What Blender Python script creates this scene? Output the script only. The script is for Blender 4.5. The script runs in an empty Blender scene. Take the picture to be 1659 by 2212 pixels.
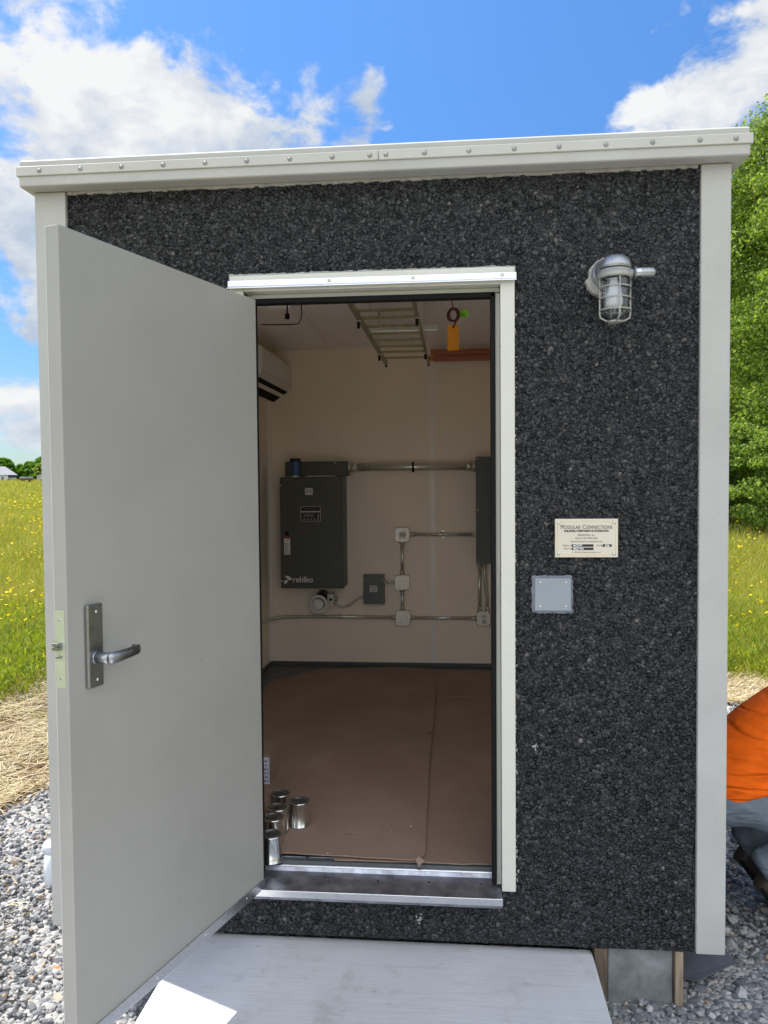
import bpy, bmesh, math, random
import numpy as np
from mathutils import Vector, Matrix
R = math.radians
random.seed(7); rng = np.random.default_rng(7)
S = bpy.context.scene
COL = S.collection

# ---------------------------------------------------------------- camera
FPX = 1713.16; PIT, YAW, ROL = -0.0383, 0.0914, -0.0084
CAM = Vector((0.3484, -2.8263, 1.6693))
_c, _s = math.cos(YAW), math.sin(YAW)
FWD = Vector((-_s*math.cos(PIT), _c*math.cos(PIT), math.sin(PIT)))
_r0 = Vector((_c, _s, 0)); _u0 = _r0.cross(FWD)
RT = _r0*math.cos(ROL)+_u0*math.sin(ROL); UP = -_r0*math.sin(ROL)+_u0*math.cos(ROL)
cd = bpy.data.cameras.new('camera'); cam = bpy.data.objects.new('camera', cd); COL.objects.link(cam)
cd.sensor_fit = 'HORIZONTAL'; cd.sensor_width = 36; cd.lens = 36*FPX/1659.0
cd.clip_start = .05; cd.clip_end = 3000
m = Matrix((RT, UP, -FWD)).transposed().to_4x4(); m.translation = CAM; cam.matrix_world = m
S.camera = cam
def ray(x, y): return FWD+RT*((x-829.5)/FPX)-UP*((y-1106)/FPX)
def at(x, y, ax, v):
    d = ray(x, y); i = 'xyz'.index(ax); return CAM+d*((v-CAM[i])/d[i])

# ---------------------------------------------------------------- light
SUN_EL = R(56.5); sx, sy = -.906, .424
SUN = Vector((sx*math.cos(SUN_EL), sy*math.cos(SUN_EL), math.sin(SUN_EL)))
sl = bpy.data.lights.new('sun', 'SUN'); sl.energy = 3.2; sl.angle = R(.53); sl.color = (1, .95, .87)
so = bpy.data.objects.new('sun', sl); COL.objects.link(so)
so.rotation_euler = SUN.to_track_quat('Z', 'Y').to_euler()
S.view_settings.view_transform = 'Standard'; S.view_settings.look = 'None'
S.view_settings.exposure = 1.22; S.view_settings.gamma = 1
S.cycles.max_bounces = 16; S.cycles.diffuse_bounces = 9; S.cycles.glossy_bounces = 6
S.cycles.transmission_bounces = 10; S.cycles.transparent_max_bounces = 12
S.cycles.use_denoising = True; S.cycles.sample_clamp_indirect = 8

wd = bpy.data.worlds.new('World'); S.world = wd; wd.use_nodes = True
wt = wd.node_tree; wt.nodes.clear()
def wn(t, **k):
    n = wt.nodes.new(t)
    for a, b in k.items(): setattr(n, a, b)
    return n
def wmath(op, a, b=None, c=None, clamp=False):
    n = wn('ShaderNodeMath', operation=op, use_clamp=clamp)
    for i, v in enumerate((a, b, c)):
        if v is None: continue
        if isinstance(v, (int, float)): n.inputs[i].default_value = v
        else: wt.links.new(v, n.inputs[i])
    return n.outputs[0]
sky = wn('ShaderNodeTexSky', sky_type='NISHITA', sun_disc=False, sun_elevation=SUN_EL,
         sun_rotation=math.atan2(SUN.x, SUN.y), altitude=200, air_density=1.0, dust_density=.3, ozone_density=2.0)
hs = wn('ShaderNodeHueSaturation'); hs.inputs['Saturation'].default_value = 1.25; hs.inputs['Value'].default_value = .74; hs.inputs['Hue'].default_value = .502
wt.links.new(sky.outputs[0], hs.inputs['Color'])
tc = wn('ShaderNodeTexCoord')
nrm = wn('ShaderNodeVectorMath', operation='NORMALIZE'); wt.links.new(tc.outputs['Generated'], nrm.inputs[0])
D = nrm.outputs[0]
# cloud masses, each a direction on the dome with an angular size
blobs = [(60,60,150,.8),(-60,120,150,.9),(120,230,210,1.0),(330,215,150,1.0),(480,215,150,1.15),(600,240,130,1.15),(700,280,110,1.05),(40,430,190,1.0),
         (60,620,130,.95),(20,760,100,.75),(60,880,120,.75),(-150,500,300,.9),(770,200,95,1.0),(830,260,60,.75),(110,500,120,1.0),(250,20,85,.45),(350,85,60,.35),
         (1400,225,120,.8),(1500,200,130,.95),(1610,170,150,1.0),(1720,190,200,1.0),(1900,400,200,.9),(2200,-200,200,.6),(-600,0,300,.6)]
behind = [((.1, -.8, .55), .75, 1.3), ((-.8, -.5, .35), .6, 1.2), ((.85, -.45, .4), .6, 1.2), ((.3, -.3, .95), .5, 1.0), ((.9, .3, .25), .4, 1.1), ((0, -1, .1), .7, 1.3)]   # unseen cloud banks added behind and around the camera for neutral fill light
acc = None
nz0 = wn('ShaderNodeTexNoise'); nz0.inputs['Scale'].default_value = 7; nz0.inputs['Detail'].default_value = 3
wt.links.new(D, nz0.inputs['Vector'])
wp = wn('ShaderNodeVectorMath', operation='SUBTRACT'); wt.links.new(nz0.outputs['Color'], wp.inputs[0]); wp.inputs[1].default_value = (.5, .5, .5)
wp2 = wn('ShaderNodeVectorMath', operation='SCALE'); wt.links.new(wp.outputs[0], wp2.inputs[0]); wp2.inputs['Scale'].default_value = .16
wp3 = wn('ShaderNodeVectorMath', operation='ADD'); wt.links.new(D, wp3.inputs[0]); wt.links.new(wp2.outputs[0], wp3.inputs[1])
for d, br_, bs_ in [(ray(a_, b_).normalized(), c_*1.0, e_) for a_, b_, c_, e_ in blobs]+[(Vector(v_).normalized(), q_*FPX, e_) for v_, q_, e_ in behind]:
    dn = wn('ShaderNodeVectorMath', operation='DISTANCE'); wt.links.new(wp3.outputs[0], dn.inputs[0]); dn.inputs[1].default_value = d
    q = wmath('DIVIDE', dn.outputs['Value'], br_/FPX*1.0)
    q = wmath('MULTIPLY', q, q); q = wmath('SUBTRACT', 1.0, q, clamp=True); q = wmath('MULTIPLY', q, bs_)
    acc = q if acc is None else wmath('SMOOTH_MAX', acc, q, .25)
clear = [(1100,110,330,.8),(620,90,190,.6),(980,250,190,.7),(1280,60,200,.5),(330,25,90,.4),(30,560,60,.5),(900,420,120,.5),(560,80,120,.5)]
neg = None
for a_, b_, c_, e_ in clear:
    dn = wn('ShaderNodeVectorMath', operation='DISTANCE'); wt.links.new(wp3.outputs[0], dn.inputs[0]); dn.inputs[1].default_value = ray(a_, b_).normalized()
    q = wmath('DIVIDE', dn.outputs['Value'], c_/FPX); q = wmath('MULTIPLY', q, q); q = wmath('SUBTRACT', 1.0, q, clamp=True); q = wmath('MULTIPLY', q, e_)
    neg = q if neg is None else wmath('MAXIMUM', neg, q)
acc = wmath('SUBTRACT', acc, neg)
# flatten the noise vertically, as layers of cumulus look from below
CO = (1.3, 8.2, 4)
mp = wn('ShaderNodeMapping'); mp.inputs['Scale'].default_value = (1, 1, 1.5); mp.inputs['Location'].default_value = CO; wt.links.new(D, mp.inputs['Vector'])
nz = wn('ShaderNodeTexNoise'); nz.inputs['Scale'].default_value = 9; nz.inputs['Detail'].default_value = 12; nz.inputs['Roughness'].default_value = .6
nz.inputs['Distortion'].default_value = .3
wt.links.new(mp.outputs[0], nz.inputs['Vector'])
cov = wmath('ADD', wmath('MULTIPLY', acc, 1.0), wmath('MULTIPLY', wmath('SUBTRACT', nz.outputs['Fac'], .5), 3.6))
rmp = wn('ShaderNodeMapRange', interpolation_type='SMOOTHSTEP'); wt.links.new(cov, rmp.inputs['Value'])
rmp.inputs['From Min'].default_value = .22; rmp.inputs['From Max'].default_value = .80
# cloud shading: the same noise shifted towards the sun tells the lit rims from the grey cores
mp2 = wn('ShaderNodeMapping'); mp2.inputs['Scale'].default_value = (1, 1, 1.5); mp2.inputs['Location'].default_value = (CO[0]-.03, CO[1]+.015, CO[2]+.05)
wt.links.new(D, mp2.inputs['Vector'])
nz2 = wn('ShaderNodeTexNoise'); nz2.inputs['Scale'].default_value = 9; nz2.inputs['Detail'].default_value = 6; nz2.inputs['Roughness'].default_value = .55
wt.links.new(mp2.outputs[0], nz2.inputs['Vector'])
sh = wmath('ADD', wmath('MULTIPLY', wmath('SUBTRACT', nz.outputs['Fac'], nz2.outputs['Fac']), 3.0), .55)
nz3 = wn('ShaderNodeTexNoise'); nz3.inputs['Scale'].default_value = 5; nz3.inputs['Detail'].default_value = 5; wt.links.new(D, nz3.inputs['Vector'])
sh = wmath('ADD', sh, wmath('MULTIPLY', wmath('SUBTRACT', nz3.outputs['Fac'], .48), 2.2), clamp=True)
cr = wn('ShaderNodeValToRGB'); wt.links.new(sh, cr.inputs[0])
cr.color_ramp.elements[0].color = (1.65, 1.95, 2.4, 1); cr.color_ramp.elements[1].color = (3.05, 3.07, 3.1, 1)
mx = wn('ShaderNodeMix', data_type='RGBA'); wt.links.new(rmp.outputs[0], mx.inputs[0])
# unseen clouds behind the camera are boosted to light the front and room; the clear sky pales towards the horizon
sepd = wn('ShaderNodeSeparateXYZ'); wt.links.new(D, sepd.inputs[0])
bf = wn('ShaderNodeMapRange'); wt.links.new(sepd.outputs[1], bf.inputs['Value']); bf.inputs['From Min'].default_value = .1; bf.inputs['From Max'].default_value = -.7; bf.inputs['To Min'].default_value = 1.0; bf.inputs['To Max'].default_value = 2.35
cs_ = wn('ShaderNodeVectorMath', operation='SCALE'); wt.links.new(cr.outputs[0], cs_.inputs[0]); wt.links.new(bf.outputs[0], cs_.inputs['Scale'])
ef = wn('ShaderNodeValToRGB'); wt.links.new(sepd.outputs[2], ef.inputs[0])
ef.color_ramp.elements[0].position = 0; ef.color_ramp.elements[0].color = (.34, .40, .50, 1); ef.color_ramp.elements[1].position = .55; ef.color_ramp.elements[1].color = (.92, .95, 1, 1)
e2_ = ef.color_ramp.elements.new(.22); e2_.color = (.52, .62, .74, 1)
sk_ = wn('ShaderNodeVectorMath', operation='MULTIPLY'); wt.links.new(hs.outputs[0], sk_.inputs[0]); wt.links.new(ef.outputs[0], sk_.inputs[1])
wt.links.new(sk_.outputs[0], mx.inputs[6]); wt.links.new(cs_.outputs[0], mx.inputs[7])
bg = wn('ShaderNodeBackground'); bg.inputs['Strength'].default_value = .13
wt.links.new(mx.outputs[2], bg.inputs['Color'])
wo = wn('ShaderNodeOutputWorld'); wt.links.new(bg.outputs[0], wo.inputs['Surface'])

# ---------------------------------------------------------------- materials
def newmat(name):
    m = bpy.data.materials.new(name); m.use_nodes = True
    nt = m.node_tree; return m, nt, nt.nodes['Principled BSDF']
def N(nt, t, **k):
    n = nt.nodes.new(t)
    for a, b in k.items(): setattr(n, a, b)
    return n
def ramp(nt, fac, stops, interp='LINEAR'):
    r = N(nt, 'ShaderNodeValToRGB'); cr = r.color_ramp; cr.interpolation = interp
    while len(cr.elements) < len(stops): cr.elements.new(.5)
    for e, (p, c) in zip(cr.elements, stops): e.position = p; e.color = (*c, 1)
    nt.links.new(fac, r.inputs[0]); return r.outputs[0]
def noise(nt, scale, detail=4, rough=.5, vec=None, stretch=None):
    tc = N(nt, 'ShaderNodeTexCoord'); v = vec or tc.outputs['Object']
    if stretch:
        mp = N(nt, 'ShaderNodeMapping'); mp.inputs['Scale'].default_value = stretch; nt.links.new(v, mp.inputs[0]); v = mp.outputs[0]
    n = N(nt, 'ShaderNodeTexNoise'); n.inputs['Scale'].default_value = scale; n.inputs['Detail'].default_value = detail
    n.inputs['Roughness'].default_value = rough; nt.links.new(v, n.inputs['Vector']); return n.outputs['Fac']
def bump(nt, b, h, strength, dist):
    n = N(nt, 'ShaderNodeBump'); n.inputs['Strength'].default_value = strength; n.inputs['Distance'].default_value = dist
    nt.links.new(h, n.inputs['Height']); nt.links.new(n.outputs[0], b.inputs['Normal']); return n
def mat(name, col, rough=.5, metal=0, var=.12, vscale=6, bmp=0, bscale=200, stretch=None, specks=None, spec=.5, rvar=.1):
    m, nt, b = newmat(name)
    c = np.array(col, float)
    f = noise(nt, vscale, 5, .6, stretch=stretch)
    out = ramp(nt, f, [(.3, tuple(np.clip(c*(1-var), 0, 1))), (.7, tuple(np.clip(c*(1+var), 0, 1)))])
    if specks:
        v = N(nt, 'ShaderNodeTexVoronoi'); v.inputs['Scale'].default_value = specks[0]
        tcn = N(nt, 'ShaderNodeTexCoord'); nt.links.new(tcn.outputs['Object'], v.inputs['Vector'])
        lt = N(nt, 'ShaderNodeMath', operation='LESS_THAN'); nt.links.new(v.outputs['Distance'], lt.inputs[0]); lt.inputs[1].default_value = specks[1]
        n2 = noise(nt, specks[0]*.3, 2); gt = N(nt, 'ShaderNodeMath', operation='GREATER_THAN'); nt.links.new(n2, gt.inputs[0]); gt.inputs[1].default_value = .55
        mu = N(nt, 'ShaderNodeMath', operation='MULTIPLY'); nt.links.new(lt.outputs[0], mu.inputs[0]); nt.links.new(gt.outputs[0], mu.inputs[1])
        mx = N(nt, 'ShaderNodeMix', data_type='RGBA'); nt.links.new(mu.outputs[0], mx.inputs[0]); nt.links.new(out, mx.inputs[6]); mx.inputs[7].default_value = (*specks[2], 1); out = mx.outputs[2]
    nt.links.new(out, b.inputs['Base Color'])
    mr = N(nt, 'ShaderNodeMapRange'); nt.links.new(noise(nt, vscale*3, 4), mr.inputs['Value'])
    mr.inputs['To Min'].default_value = max(0, rough-rvar); mr.inputs['To Max'].default_value = min(1, rough+rvar)
    nt.links.new(mr.outputs[0], b.inputs['Roughness'])
    b.inputs['Metallic'].default_value = metal; b.inputs['Specular IOR Level'].default_value = spec
    if bmp: bump(nt, b, noise(nt, bscale, 4, .6, stretch=stretch), bmp, .002)
    return m
def island(nt):
    g = N(nt, 'ShaderNodeNewGeometry'); return g.outputs['Random Per Island']

M = {}
M['concrete_white'] = mat('painted concrete', (.455, .45, .425), .75, var=.09, vscale=2.5, bmp=.45, bscale=260, specks=(75, .13, (.33, .31, .27)))
M['trim'] = mat('cream trim metal', (.50, .49, .45), .45, var=.04, bmp=.05, bscale=60)
M['frame'] = mat('cream frame paint', (.62, .61, .54), .4, var=.03, bmp=.05, bscale=90)
M['mortar'] = mat('grey mortar', (.36, .345, .33), .9, var=.2, vscale=30, bmp=.8, bscale=120)
M['door'] = mat('door paint', (.345, .335, .305), .42, var=.055, vscale=2.5, bmp=.06, bscale=220, specks=(11, .035, (.24, .235, .215)))
M['steel'] = mat('brushed steel', (.55, .56, .57), .28, 1, var=.1, vscale=14, rvar=.08)
M['latch'] = mat('latch plate finish', (.55, .60, .46), .4, .5, var=.05)
M['satin'] = mat('satin chrome', (.34, .35, .37), .30, 1, var=.08, vscale=12)
M['alu'] = mat('aluminium', (.72, .73, .75), .30, 1, var=.1, vscale=10, stretch=(1, 12, 12), bmp=.05)
M['tin'] = mat('tin can steel', (.66, .66, .64), .17, 1, var=.12, vscale=20)
M['lidsteel'] = mat('dull lid steel', (.20, .20, .20), .42, .9, var=.25, vscale=30)
M['galv'] = mat('galvanised steel', (.66, .66, .60), .32, .72, var=.15, vscale=45, bmp=.06)
M['galvbox'] = mat('stamped galvanised box', (.74, .72, .66), .48, .6, var=.18, vscale=60, bmp=.25, bscale=70)
M['tread'] = mat('worn sill plate', (.40, .41, .46), .42, .9, var=.45, vscale=16, bmp=.15, bscale=90, rvar=.2)
M['zinc'] = mat('yellow zinc plate', (.36, .34, .20), .4, .8, var=.2, vscale=30)
M['cast'] = mat('cast aluminium', (.40, .41, .43), .36, .75, var=.12, vscale=25, bmp=.35, bscale=160)
M['cage'] = mat('cage enamel', (.36, .36, .33), .5, .3, var=.08, vscale=25, bmp=.2, bscale=200)
M['screwhead'] = mat('dull screw head', (.34, .34, .33), .55, .5)
M['black'] = mat('black rubber', (.012, .012, .012), .8, var=.2, spec=.12)
M['blackgloss'] = mat('black plastic', (.02, .02, .022), .3, var=.1)
M['gray_enamel'] = mat('grey enamel', (.072, .080, .066), .42, var=.05, bmp=.08, bscale=300)
M['gray_enamel2'] = mat('blue grey enamel', (.115, .13, .135), .45, var=.06, bmp=.08, bscale=300)
M['int_wall'] = mat('cream wall board', (.93, .82, .68), .6, var=.03, vscale=3, bmp=.05, bscale=150)
M['ceiling'] = mat('ceiling board', (.92, .88, .84), .6, var=.03, vscale=3)
M['seam'] = mat('joint strip', (.90, .84, .76), .35, var=.03)
M['base'] = mat('dark floor', (.085, .095, .095), .5, var=.2)
M['white_pl'] = mat('white plastic', (.78, .77, .73), .35, var=.03)
M['white'] = mat('white label', (.80, .80, .80), .5, var=.03)
M['label_gray'] = mat('grey label', (.62, .60, .58), .5, var=.04)
M['ink'] = mat('ink', (.02, .02, .02), .6, var=.1)
M['ink_soft'] = mat('grey ink', (.13, .12, .11), .6, var=.1)
M['red'] = mat('red ink', (.45, .04, .03), .5)
M['yellow'] = mat('yellow ink', (.75, .50, .04), .5)
M['plate'] = mat('anodised name plate', (.66, .60, .50), .36, .15, var=.07, vscale=8, bmp=.04)
M['plate_edge'] = mat('brass tint border', (.62, .48, .22), .4, .3, var=.15)
M['cover'] = mat('grey cover plate', (.27, .30, .325), .45, var=.03, bmp=.04)
M['sealant'] = mat('sealant', (.15, .165, .20), .5, var=.3, vscale=40, bmp=.8, bscale=90)
M['sealant2'] = mat('pale sealant', (.36, .35, .32), .6, var=.25, vscale=30, bmp=.8, bscale=90)
M['orange'] = mat('orange tag', (.92, .36, .02), .6, var=.05)
M['lime'] = mat('lime plastic', (.35, .85, .04), .45, var=.05)
M['cord'] = mat('dark red cord', (.10, .02, .018), .45, var=.2)
M['copper'] = mat('copper brown bar', (.42, .15, .09), .5, .35, var=.25, vscale=9, stretch=(1, 8, 8))
M['wood'] = mat('weathered wood', (.30, .23, .16), .8, var=.35, vscale=10, stretch=(8, 8, 1), bmp=.5, bscale=40)
M['wood_dark'] = mat('wet brown board', (.12, .085, .06), .8, var=.45, vscale=10, stretch=(8, 8, 1), bmp=.5, bscale=40)
M['block'] = mat('form concrete', (.20, .21, .21), .85, var=.35, vscale=14, bmp=.6, bscale=60)
M['slate'] = mat('dark sheet', (.085, .095, .11), .6, var=.2, vscale=12)
M['pvc'] = mat('white pvc', (.70, .74, .80), .35, var=.04)
M['barn_roof'] = mat('barn roof', (.20, .21, .23), .6, var=.1, vscale=1)
M['barn_wall'] = mat('barn wall', (.55, .60, .63), .7, var=.08, vscale=1)
M['barn_dark'] = mat('barn dark panel', (.06, .08, .13), .6)
M['shed_wall'] = mat('shed wall', (.36, .38, .38), .7, var=.06)
M['leaf_orange'] = mat('dead leaf', (.55, .20, .04), .7, var=.3, vscale=40)
M['lcd'] = mat('display', (.12, .14, .12), .25)
M['bulb'] = mat('bulb diffuser', (.86, .88, .92), .35, var=.02)

def glass():
    m, nt, b = newmat('clear glass')
    b.inputs['Base Color'].default_value = (.97, .99, 1, 1); b.inputs['Roughness'].default_value = .02
    b.inputs['Transmission Weight'].default_value = 1; b.inputs['IOR'].default_value = 1.45
    return m
M['glass'] = glass()

def aggregate():
    m, nt, b = newmat('black exposed aggregate')
    tc = N(nt, 'ShaderNodeTexCoord'); O = tc.outputs['Object']
    wv = N(nt, 'ShaderNodeTexNoise'); wv.inputs['Scale'].default_value = 70; wv.inputs['Detail'].default_value = 2; nt.links.new(O, wv.inputs['Vector'])
    sc = N(nt, 'ShaderNodeVectorMath', operation='SCALE'); nt.links.new(wv.outputs['Color'], sc.inputs[0]); sc.inputs['Scale'].default_value = .008
    ad = N(nt, 'ShaderNodeVectorMath', operation='ADD'); nt.links.new(O, ad.inputs[0]); nt.links.new(sc.outputs[0], ad.inputs[1])
    mp = N(nt, 'ShaderNodeMapping'); mp.inputs['Scale'].default_value = (1, 1, 1.08); nt.links.new(ad.outputs[0], mp.inputs[0])
    def vor(s, feat='F1', rnd=1):
        v = N(nt, 'ShaderNodeTexVoronoi', feature=feat); v.inputs['Scale'].default_value = s; v.inputs['Randomness'].default_value = rnd
        nt.links.new(mp.outputs[0], v.inputs['Vector']); return v
    a = vor(60); e = vor(60, 'DISTANCE_TO_EDGE'); a2 = vor(150)
    hue = N(nt, 'ShaderNodeSeparateColor'); nt.links.new(a.outputs['Color'], hue.inputs[0])
    c1 = ramp(nt, hue.outputs[0], [(0, (.010, .011, .012)), (.5, (.024, .026, .029)), (.85, (.055, .060, .066)), (.96, (.10, .107, .11)), (1, (.17, .15, .13))])
    ed = N(nt, 'ShaderNodeMapRange'); nt.links.new(e.outputs['Distance'], ed.inputs['Value']); ed.inputs['From Max'].default_value = .16
    mx = N(nt, 'ShaderNodeMix', data_type='RGBA'); nt.links.new(ed.outputs[0], mx.inputs[0]); mx.inputs[6].default_value = (.010, .010, .011, 1); nt.links.new(c1, mx.inputs[7])
    # sparse pale lime specks
    v3 = N(nt, 'ShaderNodeTexVoronoi'); v3.inputs['Scale'].default_value = 60; nt.links.new(O, v3.inputs['Vector'])
    lt = N(nt, 'ShaderNodeMath', operation='LESS_THAN'); nt.links.new(v3.outputs['Distance'], lt.inputs[0]); lt.inputs[1].default_value = .085
    g = noise(nt, 9, 3); gt = N(nt, 'ShaderNodeMath', operation='GREATER_THAN'); nt.links.new(g, gt.inputs[0]); gt.inputs[1].default_value = .5
    mu = N(nt, 'ShaderNodeMath', operation='MULTIPLY'); nt.links.new(lt.outputs[0], mu.inputs[0]); nt.links.new(gt.outputs[0], mu.inputs[1])
    mx2 = N(nt, 'ShaderNodeMix', data_type='RGBA'); nt.links.new(mu.outputs[0], mx2.inputs[0]); nt.links.new(mx.outputs[2], mx2.inputs[6]); mx2.inputs[7].default_value = (.22, .20, .19, 1)
    # broad dust tone
    dn = noise(nt, 2.2, 4); dr = N(nt, 'ShaderNodeMapRange'); nt.links.new(dn, dr.inputs['Value']); dr.inputs['From Min'].default_value = .3; dr.inputs['From Max'].default_value = .7
    dr.inputs['To Min'].default_value = .85; dr.inputs['To Max'].default_value = 1.2
    vm = N(nt, 'ShaderNodeVectorMath', operation='SCALE'); nt.links.new(mx2.outputs[2], vm.inputs[0]); nt.links.new(dr.outputs[0], vm.inputs['Scale'])
    nt.links.new(vm.outputs[0], b.inputs['Base Color'])
    rr = N(nt, 'ShaderNodeMapRange'); nt.links.new(hue.outputs[1], rr.inputs['Value']); rr.inputs['To Min'].default_value = .22; rr.inputs['To Max'].default_value = .5
    nt.links.new(rr.outputs[0], b.inputs['Roughness'])
    # height: rounded stones, tilted facets by the cell colour, small chips
    h1 = N(nt, 'ShaderNodeMapRange', interpolation_type='SMOOTHSTEP'); nt.links.new(e.outputs['Distance'], h1.inputs['Value']); h1.inputs['From Max'].default_value = .38
    h2 = N(nt, 'ShaderNodeMath', operation='MULTIPLY_ADD'); nt.links.new(hue.outputs[2], h2.inputs[0]); h2.inputs[1].default_value = .8; nt.links.new(h1.outputs[0], h2.inputs[2])
    h3 = N(nt, 'ShaderNodeMath', operation='MULTIPLY_ADD'); nt.links.new(a2.outputs['Distance'], h3.inputs[0]); h3.inputs[1].default_value = -.5; nt.links.new(h2.outputs[0], h3.inputs[2])
    bump(nt, b, h3.outputs[0], 1.0, .011)
    return m
M['agg'] = aggregate()

def cardboard():
    m, nt, b = newmat('brown cardboard')
    f = noise(nt, 2.5, 6, .65); c = ramp(nt, f, [(.25, (.245, .165, .12)), (.55, (.305, .21, .158)), (.75, (.36, .26, .20))])
    s = noise(nt, 30, 6, .75); gt = N(nt, 'ShaderNodeMapRange'); nt.links.new(s, gt.inputs['Value']); gt.inputs['From Min'].default_value = .66; gt.inputs['From Max'].default_value = .76
    mx = N(nt, 'ShaderNodeMix', data_type='RGBA'); nt.links.new(gt.outputs[0], mx.inputs[0]); nt.links.new(c, mx.inputs[6]); mx.inputs[7].default_value = (.36, .30, .25, 1)
    nt.links.new(mx.outputs[2], b.inputs['Base Color']); b.inputs['Roughness'].default_value = .75
    bump(nt, b, noise(nt, 5, 4), .25, .01); return m
M['card'] = cardboard()

def slabmat():
    m, nt, b = newmat('broomed concrete')
    f = noise(nt, 3.5, 6, .6); c = ramp(nt, f, [(.3, (.60, .60, .61)), (.7, (.69, .69, .70))])
    f2 = noise(nt, 10, 6, .7, stretch=(.35, 14, 1)); c2 = ramp(nt, f2, [(.34, (.86, .84, .82)), (.5, (1, 1, 1)), (.7, (1.0, 1.0, 1.0))])
    mx = N(nt, 'ShaderNodeMix', data_type='RGBA', blend_type='MULTIPLY'); mx.inputs[0].default_value = .75; nt.links.new(c, mx.inputs[6]); nt.links.new(c2, mx.inputs[7])
    v = N(nt, 'ShaderNodeTexVoronoi'); v.inputs['Scale'].default_value = 9; tcn = N(nt, 'ShaderNodeTexCoord'); nt.links.new(tcn.outputs['Object'], v.inputs['Vector'])
    lt = N(nt, 'ShaderNodeMath', operation='LESS_THAN'); nt.links.new(v.outputs['Distance'], lt.inputs[0]); lt.inputs[1].default_value = .035
    mx2 = N(nt, 'ShaderNodeMix', data_type='RGBA'); nt.links.new(lt.outputs[0], mx2.inputs[0]); nt.links.new(mx.outputs[2], mx2.inputs[6]); mx2.inputs[7].default_value = (.22, .18, .14, 1)
    st = ramp(nt, noise(nt, 6, 8, .72), [(.30, (.74, .71, .66)), (.46, (1, 1, 1)), (1, (1, 1, 1))])
    mx3 = N(nt, 'ShaderNodeMix', data_type='RGBA', blend_type='MULTIPLY'); mx3.inputs[0].default_value = .8; nt.links.new(mx2.outputs[2], mx3.inputs[6]); nt.links.new(st, mx3.inputs[7]); mx2 = mx3
    nt.links.new(mx2.outputs[2], b.inputs['Base Color']); b.inputs['Roughness'].default_value = .85
    bump(nt, b, noise(nt, 22, 5, .7, stretch=(.3, 14, 1)), .5, .003); return m
M['slab'] = slabmat()

def islandmat(name, stops, rough=.8, trans=0, bmp=None, hueobj=False):
    m, nt, b = newmat(name)
    if trans: b.inputs['Specular IOR Level'].default_value = .18; rough = max(rough, .6)
    c = ramp(nt, island(nt), stops)
    f = noise(nt, 1.2, 3); mr = N(nt, 'ShaderNodeMapRange'); nt.links.new(f, mr.inputs['Value']); mr.inputs['To Min'].default_value = .7; mr.inputs['To Max'].default_value = 1.3
    vm = N(nt, 'ShaderNodeVectorMath', operation='SCALE'); nt.links.new(c, vm.inputs[0]); nt.links.new(mr.outputs[0], vm.inputs['Scale'])
    nt.links.new(vm.outputs[0], b.inputs['Base Color']); b.inputs['Roughness'].default_value = rough
    if bmp: bump(nt, b, noise(nt, bmp, 4, .6), .6, .004)
    if trans:
        tr = N(nt, 'ShaderNodeBsdfTranslucent'); s2 = N(nt, 'ShaderNodeVectorMath', operation='MULTIPLY'); nt.links.new(vm.outputs[0], s2.inputs[0]); s2.inputs[1].default_value = (1.5, 1.45, .7)
        nt.links.new(s2.outputs[0], tr.inputs['Color'])
        ms = N(nt, 'ShaderNodeMixShader'); ms.inputs[0].default_value = trans
        nt.links.new(b.outputs[0], ms.inputs[1]); nt.links.new(tr.outputs[0], ms.inputs[2])
        nt.links.new(ms.outputs[0], nt.nodes['Material Output'].inputs['Surface'])
    return m
M['pebble'] = islandmat('black facing pebbles', [(0, (.010, .011, .012)), (.45, (.020, .021, .023)), (.85, (.034, .036, .039)), (.97, (.056, .058, .060)), (.994, (.08, .073, .067)), (1, (.18, .165, .15))], .30, bmp=300)
M['gravel'] = islandmat('crushed grey stone', [(0, (.10, .11, .12)), (.3, (.21, .215, .222)), (.6, (.33, .33, .33)), (.86, (.47, .455, .44)), (.95, (.48, .41, .33)), (1, (.45, .31, .20))], .85, bmp=120)
M['leafA'] = islandmat('bright leaves', [(0, (.07, .13, .025)), (.5, (.17, .27, .045)), (.85, (.28, .38, .08)), (1, (.38, .45, .16))], .45, .42)
M['leafD'] = islandmat('yellow green leaves', [(0, (.09, .16, .03)), (.5, (.20, .30, .05)), (.85, (.30, .40, .09)), (1, (.40, .46, .17))], .45, .42)
M['leafB'] = islandmat('mid leaves', [(0, (.05, .13, .015)), (.5, (.09, .22, .02)), (1, (.17, .31, .03))], .45, .4)
M['leafC'] = islandmat('yellow green shrub leaves', [(0, (.10, .18, .015)), (.5, (.20, .27, .02)), (1, (.32, .34, .04))], .5, .42)
M['needle'] = islandmat('spruce needles', [(0, (.03, .055, .03)), (1, (.07, .09, .05))], .6)
M['blade'] = islandmat('meadow grass', [(0, (.13, .20, .02)), (.4, (.24, .30, .03)), (.75, (.36, .36, .06)), (.92, (.48, .43, .14)), (1, (.55, .47, .24))], .6, .4)
M['seed'] = islandmat('dry meadow stems', [(0, (.30, .27, .06)), (.5, (.42, .36, .10)), (1, (.40, .28, .10))], .7, .3)
M['flower'] = islandmat('yellow petals', [(0, (.85, .55, .01)), (1, (.95, .75, .03))], .6, .25)
M['straw'] = islandmat('dry straw', [(0, (.34, .25, .13)), (.5, (.54, .45, .27)), (1, (.70, .63, .44))], .65, .15)
M['bark'] = mat('bark', (.09, .075, .06), .9, var=.4, vscale=8, bmp=.8, bscale=20)

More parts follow.
